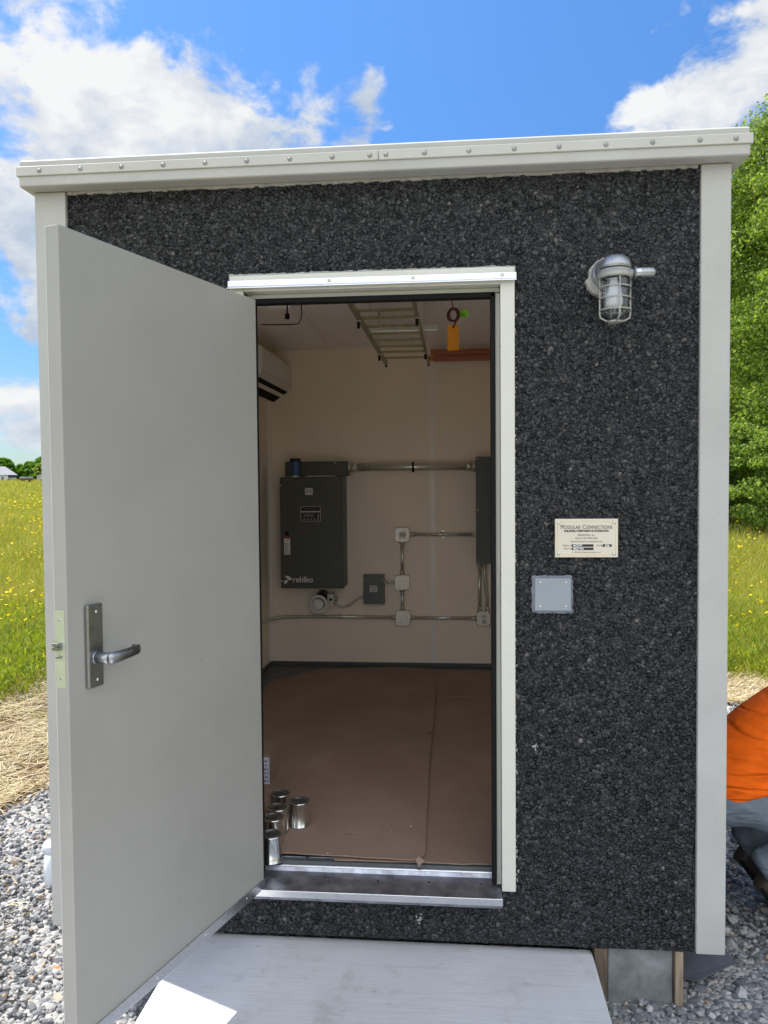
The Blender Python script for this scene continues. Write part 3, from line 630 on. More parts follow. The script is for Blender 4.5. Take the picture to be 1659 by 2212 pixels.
# ---------------------------------------------------------------- name plate with its writing
pa = at(1199, 1121, 'y', -.012); pb = at(1335, 1204, 'y', -.012)
X0, X1, Z1, Z0 = pa.x, pb.x, pa.z, pb.z; W_, H_ = X1-X0, Z1-Z0
npl = thing('name_plate', 'pale metal maker plate with black writing screwed on the black wall', 'sign', ((X0+X1)/2, 0, (Z0+Z1)/2))
MB().box(X0, X1, -.012, .0, Z0, Z1).build('plate', 'plate', npl, bevel=.001)
e = .008; bd = MB()
for (a, b, c, d) in ((X0+e, X1-e, Z1-e-.0012, Z1-e), (X0+e, X1-e, Z0+e, Z0+e+.0012), (X0+e, X0+e+.0012, Z0+e, Z1-e), (X1-e-.0012, X1-e, Z0+e, Z1-e)):
    bd.box(a, b, -.0124, -.0115, c, d)
bd.build('border', 'plate_edge', npl)
for a, b in ((X0+.012, Z1-.013), (X1-.013, Z1-.012), (X0+.012, Z0+.013), (X1-.013, Z0+.013)):
    MB().lathe((a, -.012, b), (0, -1, 0), [(.0001, .004), (.004, .0035), (.0065, 0)], 14).build('screw', 'galv', npl)
PX = lambda f: X0+W_*f
PZ = lambda f: Z1-H_*f
ty = -.0126
# crop measures as fractions of the plate
def smallcaps(s, big, small, x, z, material, width):
    objs = []; import itertools
    parts = []
    for wd_ in s.split(' '):
        parts.append((wd_[0], big)); parts.append((wd_[1:], small)); parts.append((' ', small))
    ms = []; cur = 0
    for t_, sz in parts[:-1]:
        if t_ == ' ': cur += small*.35; continue
        cu = bpy.data.curves.new('t', 'FONT'); cu.body = t_; cu.size = sz; cu.extrude = .00015; cu.resolution_u = 3
        o = bpy.data.objects.new('t', cu); COL.objects.link(o)
        me = bpy.data.meshes.new_from_object(o.evaluated_get(bpy.context.evaluated_depsgraph_get())); bpy.data.objects.remove(o)
        wmax = max(v.co.x for v in me.vertices)
        for v in me.vertices: v.co.x += cur
        cur += wmax+sz*.10; ms.append(me)
    k = width/cur; mb = MB()
    for me in ms:
        mb.add([(x+v.co.x*k, ty-v.co.z, z+v.co.y) for v in me.vertices], [tuple(p.vertices) for p in me.polygons])
    return mb.build('lettering', material, npl)
smallcaps('MODULAR CONNECTIONS', .0215, .0175, PX(.085), PZ(.262), 'ink', W_*.83)
text('BUILDINGS, COMPONENTS & INTEGRATION', .0095, PX(.5), ty, PZ(.315), 'ink', npl, sx=.80, bold=.0004)
text('BESSEMER, AL', .0095, PX(.5), ty, PZ(.425), 'ink_soft', npl)
text('Phone: 205-980-4565', .0088, PX(.5), ty, PZ(.505), 'ink_soft', npl)
text('www.ModularConnections.com', .0092, PX(.5), ty, PZ(.587), 'ink_soft', npl, sx=.93)
text('SERIAL #', .0085, PX(.255), ty, PZ(.695), 'ink_soft', npl, align='RIGHT', sx=.9)
text('PART #', .0085, PX(.255), ty, PZ(.778), 'ink_soft', npl, align='RIGHT', sx=.9)
text('DATE:', .0085, PX(.752), ty, PZ(.695), 'ink_soft', npl, align='RIGHT', sx=.85)
MB().box(PX(.265), PX(.612), -.0127, -.0118, PZ(.725), PZ(.66)).box(PX(.265), PX(.612), -.0127, -.0118, PZ(.81), PZ(.745)).box(PX(.755), PX(.90), -.0127, -.0118, PZ(.725), PZ(.66)).build('black_strip', 'ink', npl)
text('MC5777', .0088, PX(.29), -.0131, PZ(.695), 'white', npl, align='LEFT', bold=.0003)
text('MCP1754', .0088, PX(.29), -.0131, PZ(.779), 'white', npl, align='LEFT', bold=.0003)
text('6/26', .0088, PX(.828), -.0131, PZ(.695), 'white', npl, bold=.0003)
text('\u00a9  1991-2025 Modular Connections, LLC', .0058, PX(.5), ty, PZ(.868), 'ink_soft', npl)

# ---------------------------------------------------------------- grey cover plate
pa = at(1155, 1249, 'y', -.012); pb = at(1233, 1320, 'y', -.012)
cp = thing('cover_plate', 'square grey blank plate with four screws in a bead of sealant', 'cover plate', ((pa.x+pb.x)/2, 0, (pa.z+pb.z)/2))
MB().box(pa.x, pb.x+.001, -.014, -.006, pb.z, pa.z).build('plate', 'cover', cp, bevel=.003)
mx_, mz_ = (pa.x+pb.x)/2, (pa.z+pb.z)/2; hw, hh = (pb.x-pa.x)/2, (pa.z-pb.z)/2; pr = []
for k in range(72):
    a = 2*math.pi*k/72; c, s_ = math.cos(a), math.sin(a); q = 1/max(abs(c), abs(s_))**.93
    j = .008+.004*rng.random(); pr.append((mx_-.001+(hw+j)*c*q, mz_+(hh+j)*s_*q))
MB().prism(pr, 'y', -.009, .001).build('sealant', 'sealant', cp, bevel=.003)
for px, py in ((1163, 1256), (1228, 1256), (1163, 1312), (1228, 1312)):
    p = at(px+(1192-px)*.14, py+(1284-py)*.08, 'y', -.014); MB().lathe((p.x, -.014, p.z), (0, -1, 0), [(.0001, .002), (.003, .0015), (.004, 0)], 10).build('screw', 'galv', cp)

# ---------------------------------------------------------------- things on the back wall
def W(px, py, off=0): p = at(px, py, 'y', YB-off); return p.x, p.z
def wallbox(name, label, cat, px0, py0, px1, py1, dep, material, bev=.003, group=None, off=0):
    a, b = W(px0, py0, dep+off); c, d = W(px1, py1, dep+off)
    t = thing(name, label, cat, ((a+c)/2, YB, d), group)
    MB().box(a, c, YB-dep-off, YB-off-.001, d, b).build('body', material, t, bevel=bev); return t, a, c, d, b
C4 = lambda u, v: ((840+u*.4823)/1.507, (1450+v*.4823)/1.507)      # close-up to full frame
def wb4(name, label, cat, u0, v0, u1, v1, *a, **k):
    p = C4(u0, v0); q = C4(u1, v1); return wallbox(name, label, cat, *p, *q, *a, **k)
def P4(u, v, off): return W(*C4(u, v), off)

ats, a0, a1, a2, a3 = wb4('transfer_switch_cabinet', 'tall dark grey switch cabinet with a small control screen on the rear wall', 'electrical cabinet', 146, 216, 576, 966, .24, 'gray_enamel')
fy = YB-.24
MB().box(a0+.001, a1-.0035, fy-.004, fy-.0005, a2+.004, a3-.004).build('front_cover', 'gray_enamel', ats, bevel=.002)
def lab(t, u0, v0, u1, v1, dep, material, th=.001, name='label_plate'):
    a, b = P4(u0, v0, dep); c, d = P4(u1, v1, dep); MB().box(a, c, YB-dep-th, YB-dep+.0003, d, b).build(name, material, t); return a, c, d, b
dp = .2445
q = lab(ats, 317, 288, 369, 334, dp, 'label_gray'); text('ATS', .030, (q[0]+q[1])/2, YB-dp-.0014, (q[2]+q[3])/2, 'ink', ats, sx=.9)
q = lab(ats, 283, 406, 427, 516, dp, 'blackgloss', .003, 'control_panel')
qq = lab(ats, 287, 410, 423, 512, dp, 'label_gray', .0035, 'panel_outline'); lab(ats, 290, 413, 420, 509, dp, 'blackgloss', .0040, 'panel_face')
lab(ats, 289, 443, 421, 451, dp, 'label_gray', .0045, 'title_strip'); lab(ats, 307, 459, 381, 486, dp, 'lcd', .0047, 'screen'); lab(ats, 312, 462, 377, 483, dp, 'gray_enamel2', .0050, 'display')
for i in range(6):
    x, z = P4(300+i*15, 422+(i % 2)*4, dp); MB().box(x, x+.008, YB-dp-.0046, YB-dp-.003, z-.002, z).build('key_mark', 'label_gray', ats)
for i in range(4):
    x, z = P4(305+i*24, 496, dp); MB().box(x, x+.016, YB-dp-.0046, YB-dp-.003, z-.004, z).build('key_mark', 'label_gray', ats)
for i in range(3):
    x, z = P4(406, 468+i*14, dp); MB().ball((x, YB-dp-.004, z), (.005, .001, .005), 8, 4).build('key_mark', 'label_gray', ats)
kx, kz = P4(195, 595, dp); MB().lathe((kx, YB-dp, kz), (0, -1, 0), [(.0001, .004), (.012, .004), (.016, .001), (.016, 0)], 20).build('lock', 'black', ats)
lab(ats, 176, 628, 218, 738, dp, 'white'); lab(ats, 178, 618, 216, 629, dp, 'red', .0014, 'red_band')
tx, tz = P4(197, 641, dp); MB().prism([(tx-.010, tz-.009), (tx+.010, tz-.009), (tx, tz+.009)], 'y', YB-dp-.002, YB-dp-.0005).build('warning_triangle', 'yellow', ats)
text('!', .014, tx, YB-dp-.0024, tz-.002, 'ink', ats)
lm = MB()
for i in range(9):
    a, b = P4(182, 660+i*7, dp); c, _ = P4(182+rng.uniform(16, 27), 660, dp); lm.box(a, c, YB-dp-.0014, YB-dp, b-.0028, b)
lm.build('print_lines', 'ink_soft', ats)
a, b = P4(178, 716, dp); c, d = P4(215, 737, dp); MB().box(a, c, YB-dp-.0016, YB-dp, d, b).build('grey_band', 'label_gray', ats)
for u, v in ((153, 271), (162, 916)):
    x, z = P4(u, v, dp); MB().lathe((x, YB-.244, z), (0, -1, 0), [(.0001, .003), (.005, .002), (.007, 0)], 10).build('screw', 'galv', ats)
# emblem: a folded arrow of two pieces, and the word beside it
em = MB()
def E4(pts): em.prism([P4(u, v, dp) for u, v in pts], 'y', YB-dp-.002, YB-dp-.0004)
E4([(178, 881), (207, 881), (229, 899), (229, 908), (206, 908)]); E4([(178, 933), (179, 911), (206, 909), (190, 933)])
em.build('emblem', 'white', ats)
lx0, lz0 = P4(234, 923, dp); lx1, _ = P4(368, 923, dp)
lt_ = text('rehlko', .062, lx0, YB-dp-.0014, lz0, 'white', ats, align='LEFT', bold=.0008, ay='BOTTOM_BASELINE')
wtx = [v.co.x for v in lt_.data.vertices]; k = (lx1-lx0)/(max(wtx)-min(wtx)); mn = min(wtx)
for v in lt_.data.vertices: v.co.x = mn+(v.co.x-mn)*k
ww, *_ = wb4('wireway', 'long low grey wiring trough mounted above the switch cabinet', 'wiring trough', 182, 110, 600, 204, .16, 'gray_enamel')
for u, v in ((521, 117),):
    x, z = P4(u, v, .16); MB().lathe((x, YB-.16, z), (0, -1, 0), [(.0001, .003), (.006, 0)], 10).build('screw', 'galv', ww)
x, z = P4(320, 209, .2); x2, _ = P4(522, 209, .2); MB().box(x, x2, YB-.2, YB-.17, z-.003, z+.004).build('lid_flange', 'galv', ww)
# coffee cup on the cabinet
cxp, _ = P4(254, 210, .19)
cz0 = a3
cup = thing('coffee_cup', 'blue patterned paper cup with black lid standing on the dark cabinet', 'cup', (cxp, YB-.20, cz0))
def cupmat():
    m, nt, b = newmat('blue printed cup')
    tc = N(nt, 'ShaderNodeTexCoord'); br = N(nt, 'ShaderNodeTexBrick'); br.inputs['Scale'].default_value = 1
    sp = N(nt, 'ShaderNodeSeparateXYZ'); nt.links.new(tc.outputs['Object'], sp.inputs[0])
    at2 = N(nt, 'ShaderNodeMath', operation='ARCTAN2'); nt.links.new(sp.outputs[1], at2.inputs[0]); nt.links.new(sp.outputs[0], at2.inputs[1])
    cb = N(nt, 'ShaderNodeCombineXYZ'); nt.links.new(at2.outputs[0], cb.inputs[0]); zz = N(nt, 'ShaderNodeMath', operation='MULTIPLY'); nt.links.new(sp.outputs[2], zz.inputs[0]); zz.inputs[1].default_value = 22; nt.links.new(zz.outputs[0], cb.inputs[1])
    nt.links.new(cb.outputs[0], br.inputs['Vector']); br.offset = 0; br.inputs['Brick Width'].default_value = .38; br.inputs['Row Height'].default_value = .33; br.inputs['Mortar Size'].default_value = .045
    br.inputs['Color1'].default_value = (.012, .03, .16, 1); br.inputs['Color2'].default_value = (.015, .05, .24, 1); br.inputs['Mortar'].default_value = (.10, .20, .42, 1)
    nt.links.new(br.outputs[0], b.inputs['Base Color']); b.inputs['Roughness'].default_value = .4; return m
M['cup'] = cupmat()
MB().lathe((cxp, YB-.20, cz0), (0, 0, 1), [(.0001, .001), (.027, .001), (.028, .006)], 24).lathe((cxp, YB-.20, cz0), (0, 0, 1), [(.0285, .0), (.0295, .014)], 24).build('cup_base', 'white', cup)
MB().lathe((cxp, YB-.20, cz0), (0, 0, 1), [(.0295, .0135), (.040, .122)], 28).build('cup_sleeve', 'cup', cup)
MB().lathe((cxp, YB-.20, cz0), (0, 0, 1), [(.0435, .118), (.0445, .121), (.0435, .126), (.041, .128), (.039, .142), (.036, .143), (.033, .137), (.0001, .137)], 28).build('lid', 'blackgloss', cup)

pnl, p0_, p1_, p2_, p3_ = wb4('breaker_panel', 'tall dark electrical panel at the right end of the rear wall', 'electrical panel', 1472, 80, 1830, 794, .14, 'gray_enamel')
MB().box(p0_-.004, p1_+.004, YB-.147, YB-.1405, p2_-.004, p3_+.004).build('panel_cover', 'gray_enamel', pnl, bevel=.002)
MB().box(p0_+.09, p1_-.06, YB-.150, YB-.1475, p2_+.18, p3_-.12).build('panel_door', 'gray_enamel', pnl, bevel=.002)
for u, v in ((1482, 92), (1483, 437), (1486, 788)):
    x, z = P4(u, v, .147); MB().lathe((x, YB-.147, z), (0, -1, 0), [(.0001, .003), (.005, .002), (.007, 0)], 10).build('screw', 'galv', pnl)

def jbox(label, u0, v0, u1, v1, lb=None):
    t, a, c, d, b = wb4('junction_box', label, 'junction box', u0, v0, u1, v1, .055, 'galvbox', .002, group='galvanised boxes on the rear wall')
    MB().box(a+.001, c-.001, YB-.058, YB-.0555, d+.001, b-.001).build('lid', 'galvbox', t, bevel=.001)
    for (x, z) in ((a+.009, d+.009), (c-.009, b-.009)): MB().lathe((x, YB-.058, z), (0, -1, 0), [(.0001, .002), (.004, .0015), (.005, 0)], 8).build('screw', 'galv', t)
    for (x, z, s_) in ((a+.008, b-.010, 1), (c-.010, d+.008, 1)):
        MB().box(x-.0025, x+.0025, YB-.0585, YB-.057, z-.006, z+.006).build('slot', 'ink', t)
    return t, a, c, d, b
j1, *_ = jbox('square galvanised box marked for air conditioning, topmost of the three', 922, 556, 1022, 652)
q = lab(j1, 953, 583, 999, 625, .058, 'label_gray'); text('HVAC', .019, (q[0]+q[1])/2, YB-.0595, (q[2]+q[3])/2, 'ink', j1)
j2, *_ = jbox('crinkled blank galvanised box between the upper and lower boxes', 922, 878, 1021, 974)
j3, *_ = jbox('blank galvanised box on the lowest horizontal conduit', 928, 1117, 1027, 1217)
ob, o0, o1, o2, o3 = wb4('outlet_box', 'galvanised double socket box below the dark electrical panel', 'power outlet', 1477, 1122, 1568, 1219, .05, 'galvbox', .003)
for s_ in (1, -1):
    z = (o2+o3)/2+s_*.020; xc = (o0+o1)/2+.002
    MB().lathe((xc, YB-.051, z), (0, -1, 0), [(.0001, .003), (.015, .003), (.0165, 0)], 20).build('socket', 'label_gray', ob)
    MB().box(xc-.007, xc-.005, YB-.0545, YB-.053, z-.001, z+.007).box(xc+.004, xc+.006, YB-.0545, YB-.053, z-.001, z+.007).cyl((xc, YB-.0545, z-.007), (xc, YB-.053, z-.007), .0025, n=8).build('slots', 'ink', ob)
for a, b in ((o0+.008, o2+.008), (o1-.008, o3-.008), (o0+.008, o3-.008), (o1-.008, o2+.008)): MB().lathe((a, YB-.0505, b), (0, -1, 0), [(.0001, .002), (.005, 0)], 8).build('screw', 'ink', ob)
fb, f0, f1, f2, f3 = wb4('fan_control_box', 'small blue grey control box with a toggle for the exhaust fan', 'control box', 710, 877, 851, 1072, .09, 'gray_enamel2', .002)
MB().box(f0+.001, f1-.001, YB-.0925, YB-.0905, f2+.001, f3-.001).build('lid', 'gray_enamel2', fb, bevel=.001)
q = lab(fb, 752, 946, 806, 990, .0925, 'label_gray'); text('EXHAUST', .0145, (q[0]+q[1])/2, YB-.0945, (q[2]+q[3])/2+.009, 'ink', fb); text('FAN', .017, (q[0]+q[1])/2, YB-.0945, (q[2]+q[3])/2-.009, 'ink', fb)
x, z = P4(852, 1042, .05); MB().cyl((f1, YB-.05, z), (f1+.018, YB-.05, z-.002), .003, n=8).cyl((f1-.002, YB-.05, z), (f1+.006, YB-.05, z), .006, n=10).build('toggle', 'galv', fb)
for (a, b) in ((f0+.006, f2+.03), (f1-.006, f2+.03), (f0+.006, f3-.04), (f1-.006, f3-.04)): MB().lathe((a, YB-.0925, b), (0, -1, 0), [(.0001, .002), (.004, 0)], 8).build('screw', 'galv', fb)
fn = thing('exhaust_fan', 'round white vent valve on a black duct with a small motor below the cabinet', 'fan', (*[P4(404, 1075, .12)[0]], YB, P4(404, 1075, .12)[1]))
vx, vz = P4(404, 1075, .16); bxx, bzz = P4(432, 1020, .05)
MB().cyl((bxx, YB-.001, bzz), (vx+.012, YB-.13, vz+.015), .052, n=28).build('duct', 'blackgloss', fn)
MB().lathe((vx, YB-.13, vz), (0, -1, 0), [(.050, 0), (.070, .004), (.074, .010), (.070, .018), (.058, .020), (.050, .012), (.046, .002)], 40).build('vent_ring', 'white_pl', fn)
MB().lathe((vx, YB-.13, vz), (0, -1, 0), [(.0001, .034), (.030, .034), (.042, .028), (.044, .022), (.038, .012), (.012, .006)], 36).build('vent_disc', 'white_pl', fn)
mx0, mz0 = P4(470, 1085, .09); mx1, mz1 = P4(512, 1000, .09)
MB().box(mx0, mx1, YB-.11, YB-.03, mz0, mz1).build('motor_bracket', 'galv', fn, bevel=.003)
a, b = P4(508, 1035, .08); c, _ = P4(537, 1035, .08); MB().cyl((a, YB-.08, b), (c, YB-.08, b), .021, n=20).build('motor', 'galv', fn)
a, b = P4(490, 1040, .11); MB().ball((a, YB-.112, b), (.012, .008, .012), 10, 6).build('knob', 'blackgloss', fn)

CG = 'metal conduits on the rear wall'
def conduit(label, pts, off, r, clips=(), bands=(), mat_='galv', ends=(True, True)):
    P = []
    for p in pts:
        if len(p) == 3: x, z = P4(p[0], p[1], p[2]); P.append(Vector((x, YB-p[2], z)))
        else: x, z = P4(p[0], p[1], off); P.append(Vector((x, YB-off, z)))
    t = thing('conduit', label, 'conduit', P[0], CG)
    MB().tube(P, r, 14, up=(0, 1, 0) if abs((P[1]-P[0]).normalized().y) < .5 else (0, 0, 1)).build('pipe', mat_, t)
    for k, (a, b) in enumerate(((0, 1), (-1, -2))):
        if not ends[k]: continue
        d = (P[b]-P[a]).normalized()
        MB().cyl(P[a]-d*.004, P[a]+d*(r*.9), r*1.45, n=8).cyl(P[a]+d*r*.9, P[a]+d*r*2.6, r*1.22, n=16).build('connector', 'galv', t)
    for (u, v) in clips:
        x, z = P4(u, v, off); d = Vector((1, 0, 0)) if abs((P[-1]-P[0]).x) > abs((P[-1]-P[0]).z) else Vector((0, 0, 1))
        c_ = Vector((x, YB-off, z)); MB().cyl(c_-d*.009, c_+d*.009, r*1.25, n=16).box(x-.008, x+.008, YB-.004, YB-.001, z-r*2, z+r*2.2).build('strap', 'galv', t)
    for (u, v) in bands:
        x, z = P4(u, v, off); c_ = Vector((x, YB-off, z)); MB().cyl(c_-Vector((.008, 0, 0)), c_+Vector((.008, 0, 0)), r*1.3, n=16).build('tape_band', 'black', t)
    return t
conduit('thick galvanised conduit running from the wiring trough to the tall panel', [(604, 150), (1468, 140)], .075, .030, bands=[(1047, 146)])
conduit('thin conduit from the topmost square box to the tall panel', [(1024, 601), (1474, 602)], .035, .0135, clips=[(1250, 600)], bands=())
conduit('vertical conduit joining the topmost and middle square boxes', [(973, 655), (974, 876)], .035, .0135)
conduit('vertical conduit joining the middle and lowest square boxes', [(974, 976), (976, 1116)], .035, .0135)
conduit('short conduit stub between the fan control box and middle square box', [(852, 923), (922, 922)], .035, .0105)
conduit('horizontal conduit from the lowest square box to the socket box', [(1028, 1163), (1476, 1166)], .03, .0135)
conduit('long low conduit bending to the left corner from the lowest square box',
        [(925, 1161), (550, 1156), (250, 1156), (180, 1158), (130, 1163, .035), (95, 1171, .05), (66, 1180, .10), (45, 1195, .18), (30, 1206, .26)], .03, .0135, clips=[(552, 1156)], ends=(True, False))
conduit('straight vertical conduit from the tall panel to the socket box', [(1494, 797), (1496, 1120)], .03, .014)
conduit('bowed vertical conduit right of the straight one above the socket box', [(1528, 797, .05), (1528, 860, .05), (1533, 920, .045), (1541, 980, .035), (1546, 1030, .03), (1548, 1120, .03)], .03, .014)
conduit('flexible curved cable conduit from the exhaust fan to its control box', [(522, 1068, .06), (540, 1082, .045), (560, 1090, .04), (585, 1089, .04), (615, 1078, .04), (645, 1055, .04), (675, 1033, .04), (708, 1023, .04)], .04, .008, ends=(False, True))

# ---------------------------------------------------------------- air conditioner on the left wall
C3 = lambda u, v: ((820+u*.5304)/1.507, (900+v*.5304)/1.507)
AX = XIL+.205
pT = at(*C3(290, 572), 'x', AX); yfar = pT.y; zAC = pT.z
ac = thing('air_conditioner', 'white split air conditioner high on the left inner wall', 'air conditioner', (XIL, yfar, zAC-.28))
y0a, y1a = at(*C3(66, 415), 'x', AX).y, yfar; print('AC', y0a, y1a, zAC)
prof = [(XIL+.003, zAC+.0), (AX-.035, zAC+.0), (AX-.008, zAC-.012), (AX, zAC-.04), (AX-.004, zAC-.165), (AX-.016, zAC-.195), (AX-.036, zAC-.205), (XIL+.045, zAC-.285), (XIL+.003, zAC-.285)]
MB().prism(prof, 'y', y0a, y1a).build('body', 'white_pl', ac, bevel=.006, seg=3)
MB().prism([(AX-.042, zAC-.2035), (AX-.042, zAC-.2115), (XIL+.052, zAC-.2860), (XIL+.052, zAC-.2790)], 'y', y0a+.05, y1a-.05).build('outlet_slot', 'black', ac)
MB().prism([(AX-.074, zAC-.226), (AX-.070, zAC-.232), (AX-.098, zAC-.250), (AX-.102, zAC-.244)], 'y', y0a+.055, y1a-.055).build('louvre', 'white_pl', ac)
MB().box(AX-.0035, AX-.0012, y0a+.02, y1a-.02, zAC-.172, zAC-.169).build('panel_groove', 'label_gray', ac)

# ceiling light, its wire and knob
pc_ = at(*C3(398, 345), 'z', CZ-.03)
flx1 = at(*C3(398, 350), 'z', CZ-.03).x; fyb = at(*C3(395, 412), 'z', CZ-.03).y; flx0 = at(*C3(205, 412), 'z', CZ-.03).x
cl = thing('ceiling_light', 'flat white box light fixed under the shelter ceiling near the left wall', 'ceiling light', ((flx0+flx1)/2, fyb-.6, CZ))
MB().box(flx0, flx1, fyb-1.22, fyb, CZ-.035, CZ-.001).build('housing', 'ceiling', cl, bevel=.004)
MB().box(flx0+.015, flx1-.015, fyb-1.2, fyb-.02, CZ-.0395, CZ-.0352).build('diffuser', 'ceiling', cl, bevel=.002)
MB().box(flx0, flx1, fyb-.014, fyb+.002, CZ-.0405, CZ-.0355).build('end_rail', 'seam', cl)
cw = thing('door_holder', 'thin bent wire with a black knob under the ceiling behind the door head', 'wire', at(*C3(217, 240), 'y', .9))
w3 = [at(*C3(u, v), 'y', .9) for u, v in ((305, 238), (302, 255), (288, 290), (240, 295), (60, 296))]
w3 = [w3[0]+Vector((0, 0, .10))]+w3
MB().tube(w3, .0025, 8).build('wire', 'black', cw)
kp = at(*C3(217, 245), 'y', .9); MB().cyl(kp+Vector((0, 0, .012)), kp-Vector((0, 0, .012)), .011, n=12).cyl(kp+Vector((0, 0, .012)), kp+Vector((0, 0, .12)), .004, n=8).build('knob', 'black', cw)

# ---------------------------------------------------------------- cable ladder under the ceiling
RZ = 2.45; LXa, LXb = -.118, .165
ld = thing('cable_ladder', 'yellowish metal ladder rack hanging under the ceiling on threaded rods', 'cable tray', ((LXa+LXb)/2, 1.6, RZ))
yend = 2.50
for x in (LXa, LXb): MB().box(x-.006, x+.006, .55, yend, RZ-.005, RZ+.030).build('rail', 'zinc', ld, bevel=.001)
ry = [at(*C3(860, v), 'z', RZ).y for v in (258, 310, 356, 396, 434, 468, 505)]
for y in ry+[.62, .83]:
    if y < yend: MB().box(LXa+.0065, LXb-.0065, y-.0065, y+.0065, RZ, RZ+.012).build('rung', 'zinc', ld)
ys = at(*C3(930, 335), 'z', RZ+.035).y
MB().box(LXa-.01, LXb+.09, ys-.02, ys+.02, RZ+.032, RZ+.062).build('strut_channel', 'galv', ld, bevel=.002)
for x in (LXa, LXb): MB().cyl((x+(.02 if x > 0 else 0), ys, RZ+.062), (x+(.02 if x > 0 else 0), ys, CZ), .004, n=8).build('threaded_rod', 'galv', ld)
for x, u, v in ((LXa, 655, 240), (LXb, 1045, 220), (LXa, 772, 450), (LXb, 1077, 440)):
    y = at(*C3(u, v+25), 'z', RZ).y
    MB().cyl((x, y, RZ-.02), (x, y, CZ), .0045, n=8).box(x-.016, x+.016, y-.010, y+.010, RZ-.009, RZ-.0055).build('threaded_rod', 'galv', ld)
    MB().cyl((x, y, RZ-.042), (x, y, RZ-.012), .0075, n=10).build('rod_cap', 'black', ld)
for x in (LXa, LXb): MB().box(x-.008, x+.008, yend, yend+.022, RZ-.012, RZ+.034).build('end_cap', 'black', ld, bevel=.002)
# copper coloured bar on the rear wall
ba, bb = W(*C3(1098, 450), .05), W(*C3(1098, 522), .05)
bus = thing('ground_bar', 'reddish brown double bar mounted high across the right of the rear wall', 'bus bar', (ba[0]+.3, YB, bb[1]))
mid = (ba[1]+bb[1])/2
MB().box(ba[0], XIR-.02, YB-.055, YB-.035, mid+.003, ba[1]).build('bar', 'copper', bus, bevel=.002)
MB().box(ba[0]-.02, XIR-.02, YB-.055, YB-.035, bb[1], mid-.003).build('bar', 'copper', bus, bevel=.002)
for x in (ba[0]+.06, XIR-.1): MB().box(x, x+.02, YB-.036, YB-.001, bb[1]+.01, ba[1]-.01).build('standoff', 'galv', bus)
MB().box(ba[0]-.015, ba[0]+.02, YB-.060, YB-.0555, bb[1]-.001, bb[1]+.012).box(ba[0]-.005, ba[0]+.02, YB-.060, YB-.0555, mid-.01, mid+.004).build('clip', 'yellow', bus)

# tag, cord and green gadget behind the head of the frame
TY = 1.25
a = at(*C3(1200, 300), 'y', TY); b = at(*C3(1271, 453), 'y', TY)
tg = thing('hang_tag', 'blank orange cardboard tag hanging from a dark red cord', 'tag', ((a.x+b.x)/2, TY, b.z))
c_ = .008
MB().prism([(a.x, b.z), (b.x, b.z), (b.x, a.z-c_), (b.x-c_, a.z), (a.x+c_, a.z), (a.x, a.z-c_)], 'y', TY-.0004, TY+.0004).build('card', 'orange', tg)
h = at(*C3(1237, 311), 'y', TY); MB().lathe((h.x, TY-.0006, h.z), (0, -1, 0), [(.0025, .0003), (.0055, .0003), (.0055, 0)], 14).build('eyelet', 'ink', tg)
cc = at(*C3(1236, 245), 'y', TY)
cn = thing('coiled_cord', 'dark red coil of thin cord hanging above the orange tag', 'cord', cc)
pts = []
for k in range(90):
    t = k/90*7*2*math.pi; pts.append(cc+Vector((.026*math.cos(t)+.005*math.sin(t*.37), .010*math.sin(t*.51), .032*math.sin(t)+.008)))
pts.append(h+Vector((0, .001, 0))); pts.append(h+Vector((0, .004, -.003)))
MB().tube(pts, .0048, 6).tube([cc+Vector((0, 0, .035)), cc+Vector((-.01, 0, .10)), (cc.x-.012, TY, CZ)], .003, 6).build('coil', 'cord', cn)
a = at(*C3(1262, 204), 'y', TY+.06); b = at(*C3(1328, 250), 'y', TY+.06)
gd = thing('green_label_holder', 'bright lime green plastic piece with three black slots beside the cord', 'plastic tag', (a.x, TY+.06, b.z))
MB().box(a.x, b.x, TY+.06, TY+.075, b.z, a.z).build('shell', 'lime', gd, bevel=.002)
g3 = MB()
for u in (1284, 1293, 1302): p = at(*C3(u, 235), 'y', TY+.06); g3.box(p.x-.0015, p.x+.0015, TY+.0585, TY+.0605, p.z-.007, p.z+.007)
g3.build('slots', 'ink', gd)
MB().cyl((a.x+.01, TY+.068, a.z-.002), (a.x+.01, TY+.068, CZ), .002, n=6).build('wire', 'galv', gd)

# ---------------------------------------------------------------- cardboard on the floor
def sheet(name, label, pts, z, t=.004, seed=1):
    r = random.Random(seed); P = [at(px, py, 'z', z) for px, py in pts]
    pl = []
    for i in range(len(P)):
        a, b = P[i], P[(i+1) % len(P)]; n = max(2, int((b-a).length/.04))
        for k in range(n):
            f = k/n; j = .0022; pl.append((a.x+(b.x-a.x)*f+r.uniform(-j, j), a.y+(b.y-a.y)*f+r.uniform(-j, j)))
    o = MB().prism(pl, 'z', z, z+t).build(name, 'card', None)
    return tag(o, label, 'cardboard', 'brown cardboard sheets on the floor')
z1 = FZ+.0035
sheet('cardboard_sheet', 'lower brown cardboard sheet at the right, its front edge sticking out', [(720, 1859), (735, 1840), (890, 1700), (930, 1500), (1080, 1504), (1150, 1868), (1000, 1868), (905, 1864)], z1, seed=2)
sheet('cardboard_sheet', 'narrow cardboard piece at the rear right by the dark skirting', [(925, 1447), (1110, 1451), (1115, 1510), (925, 1504)], z1+.0045, seed=3)
big = sheet('cardboard_sheet', 'largest brown cardboard sheet, covering the left of the floor', [(560, 1842), (605, 1843), (715, 1849), (865, 1858), (905, 1860), (918, 1846), (928, 1650), (937, 1570), (944, 1448), (850, 1441), (690, 1447), (580, 1475), (520, 1600)], z1+.012, seed=4)
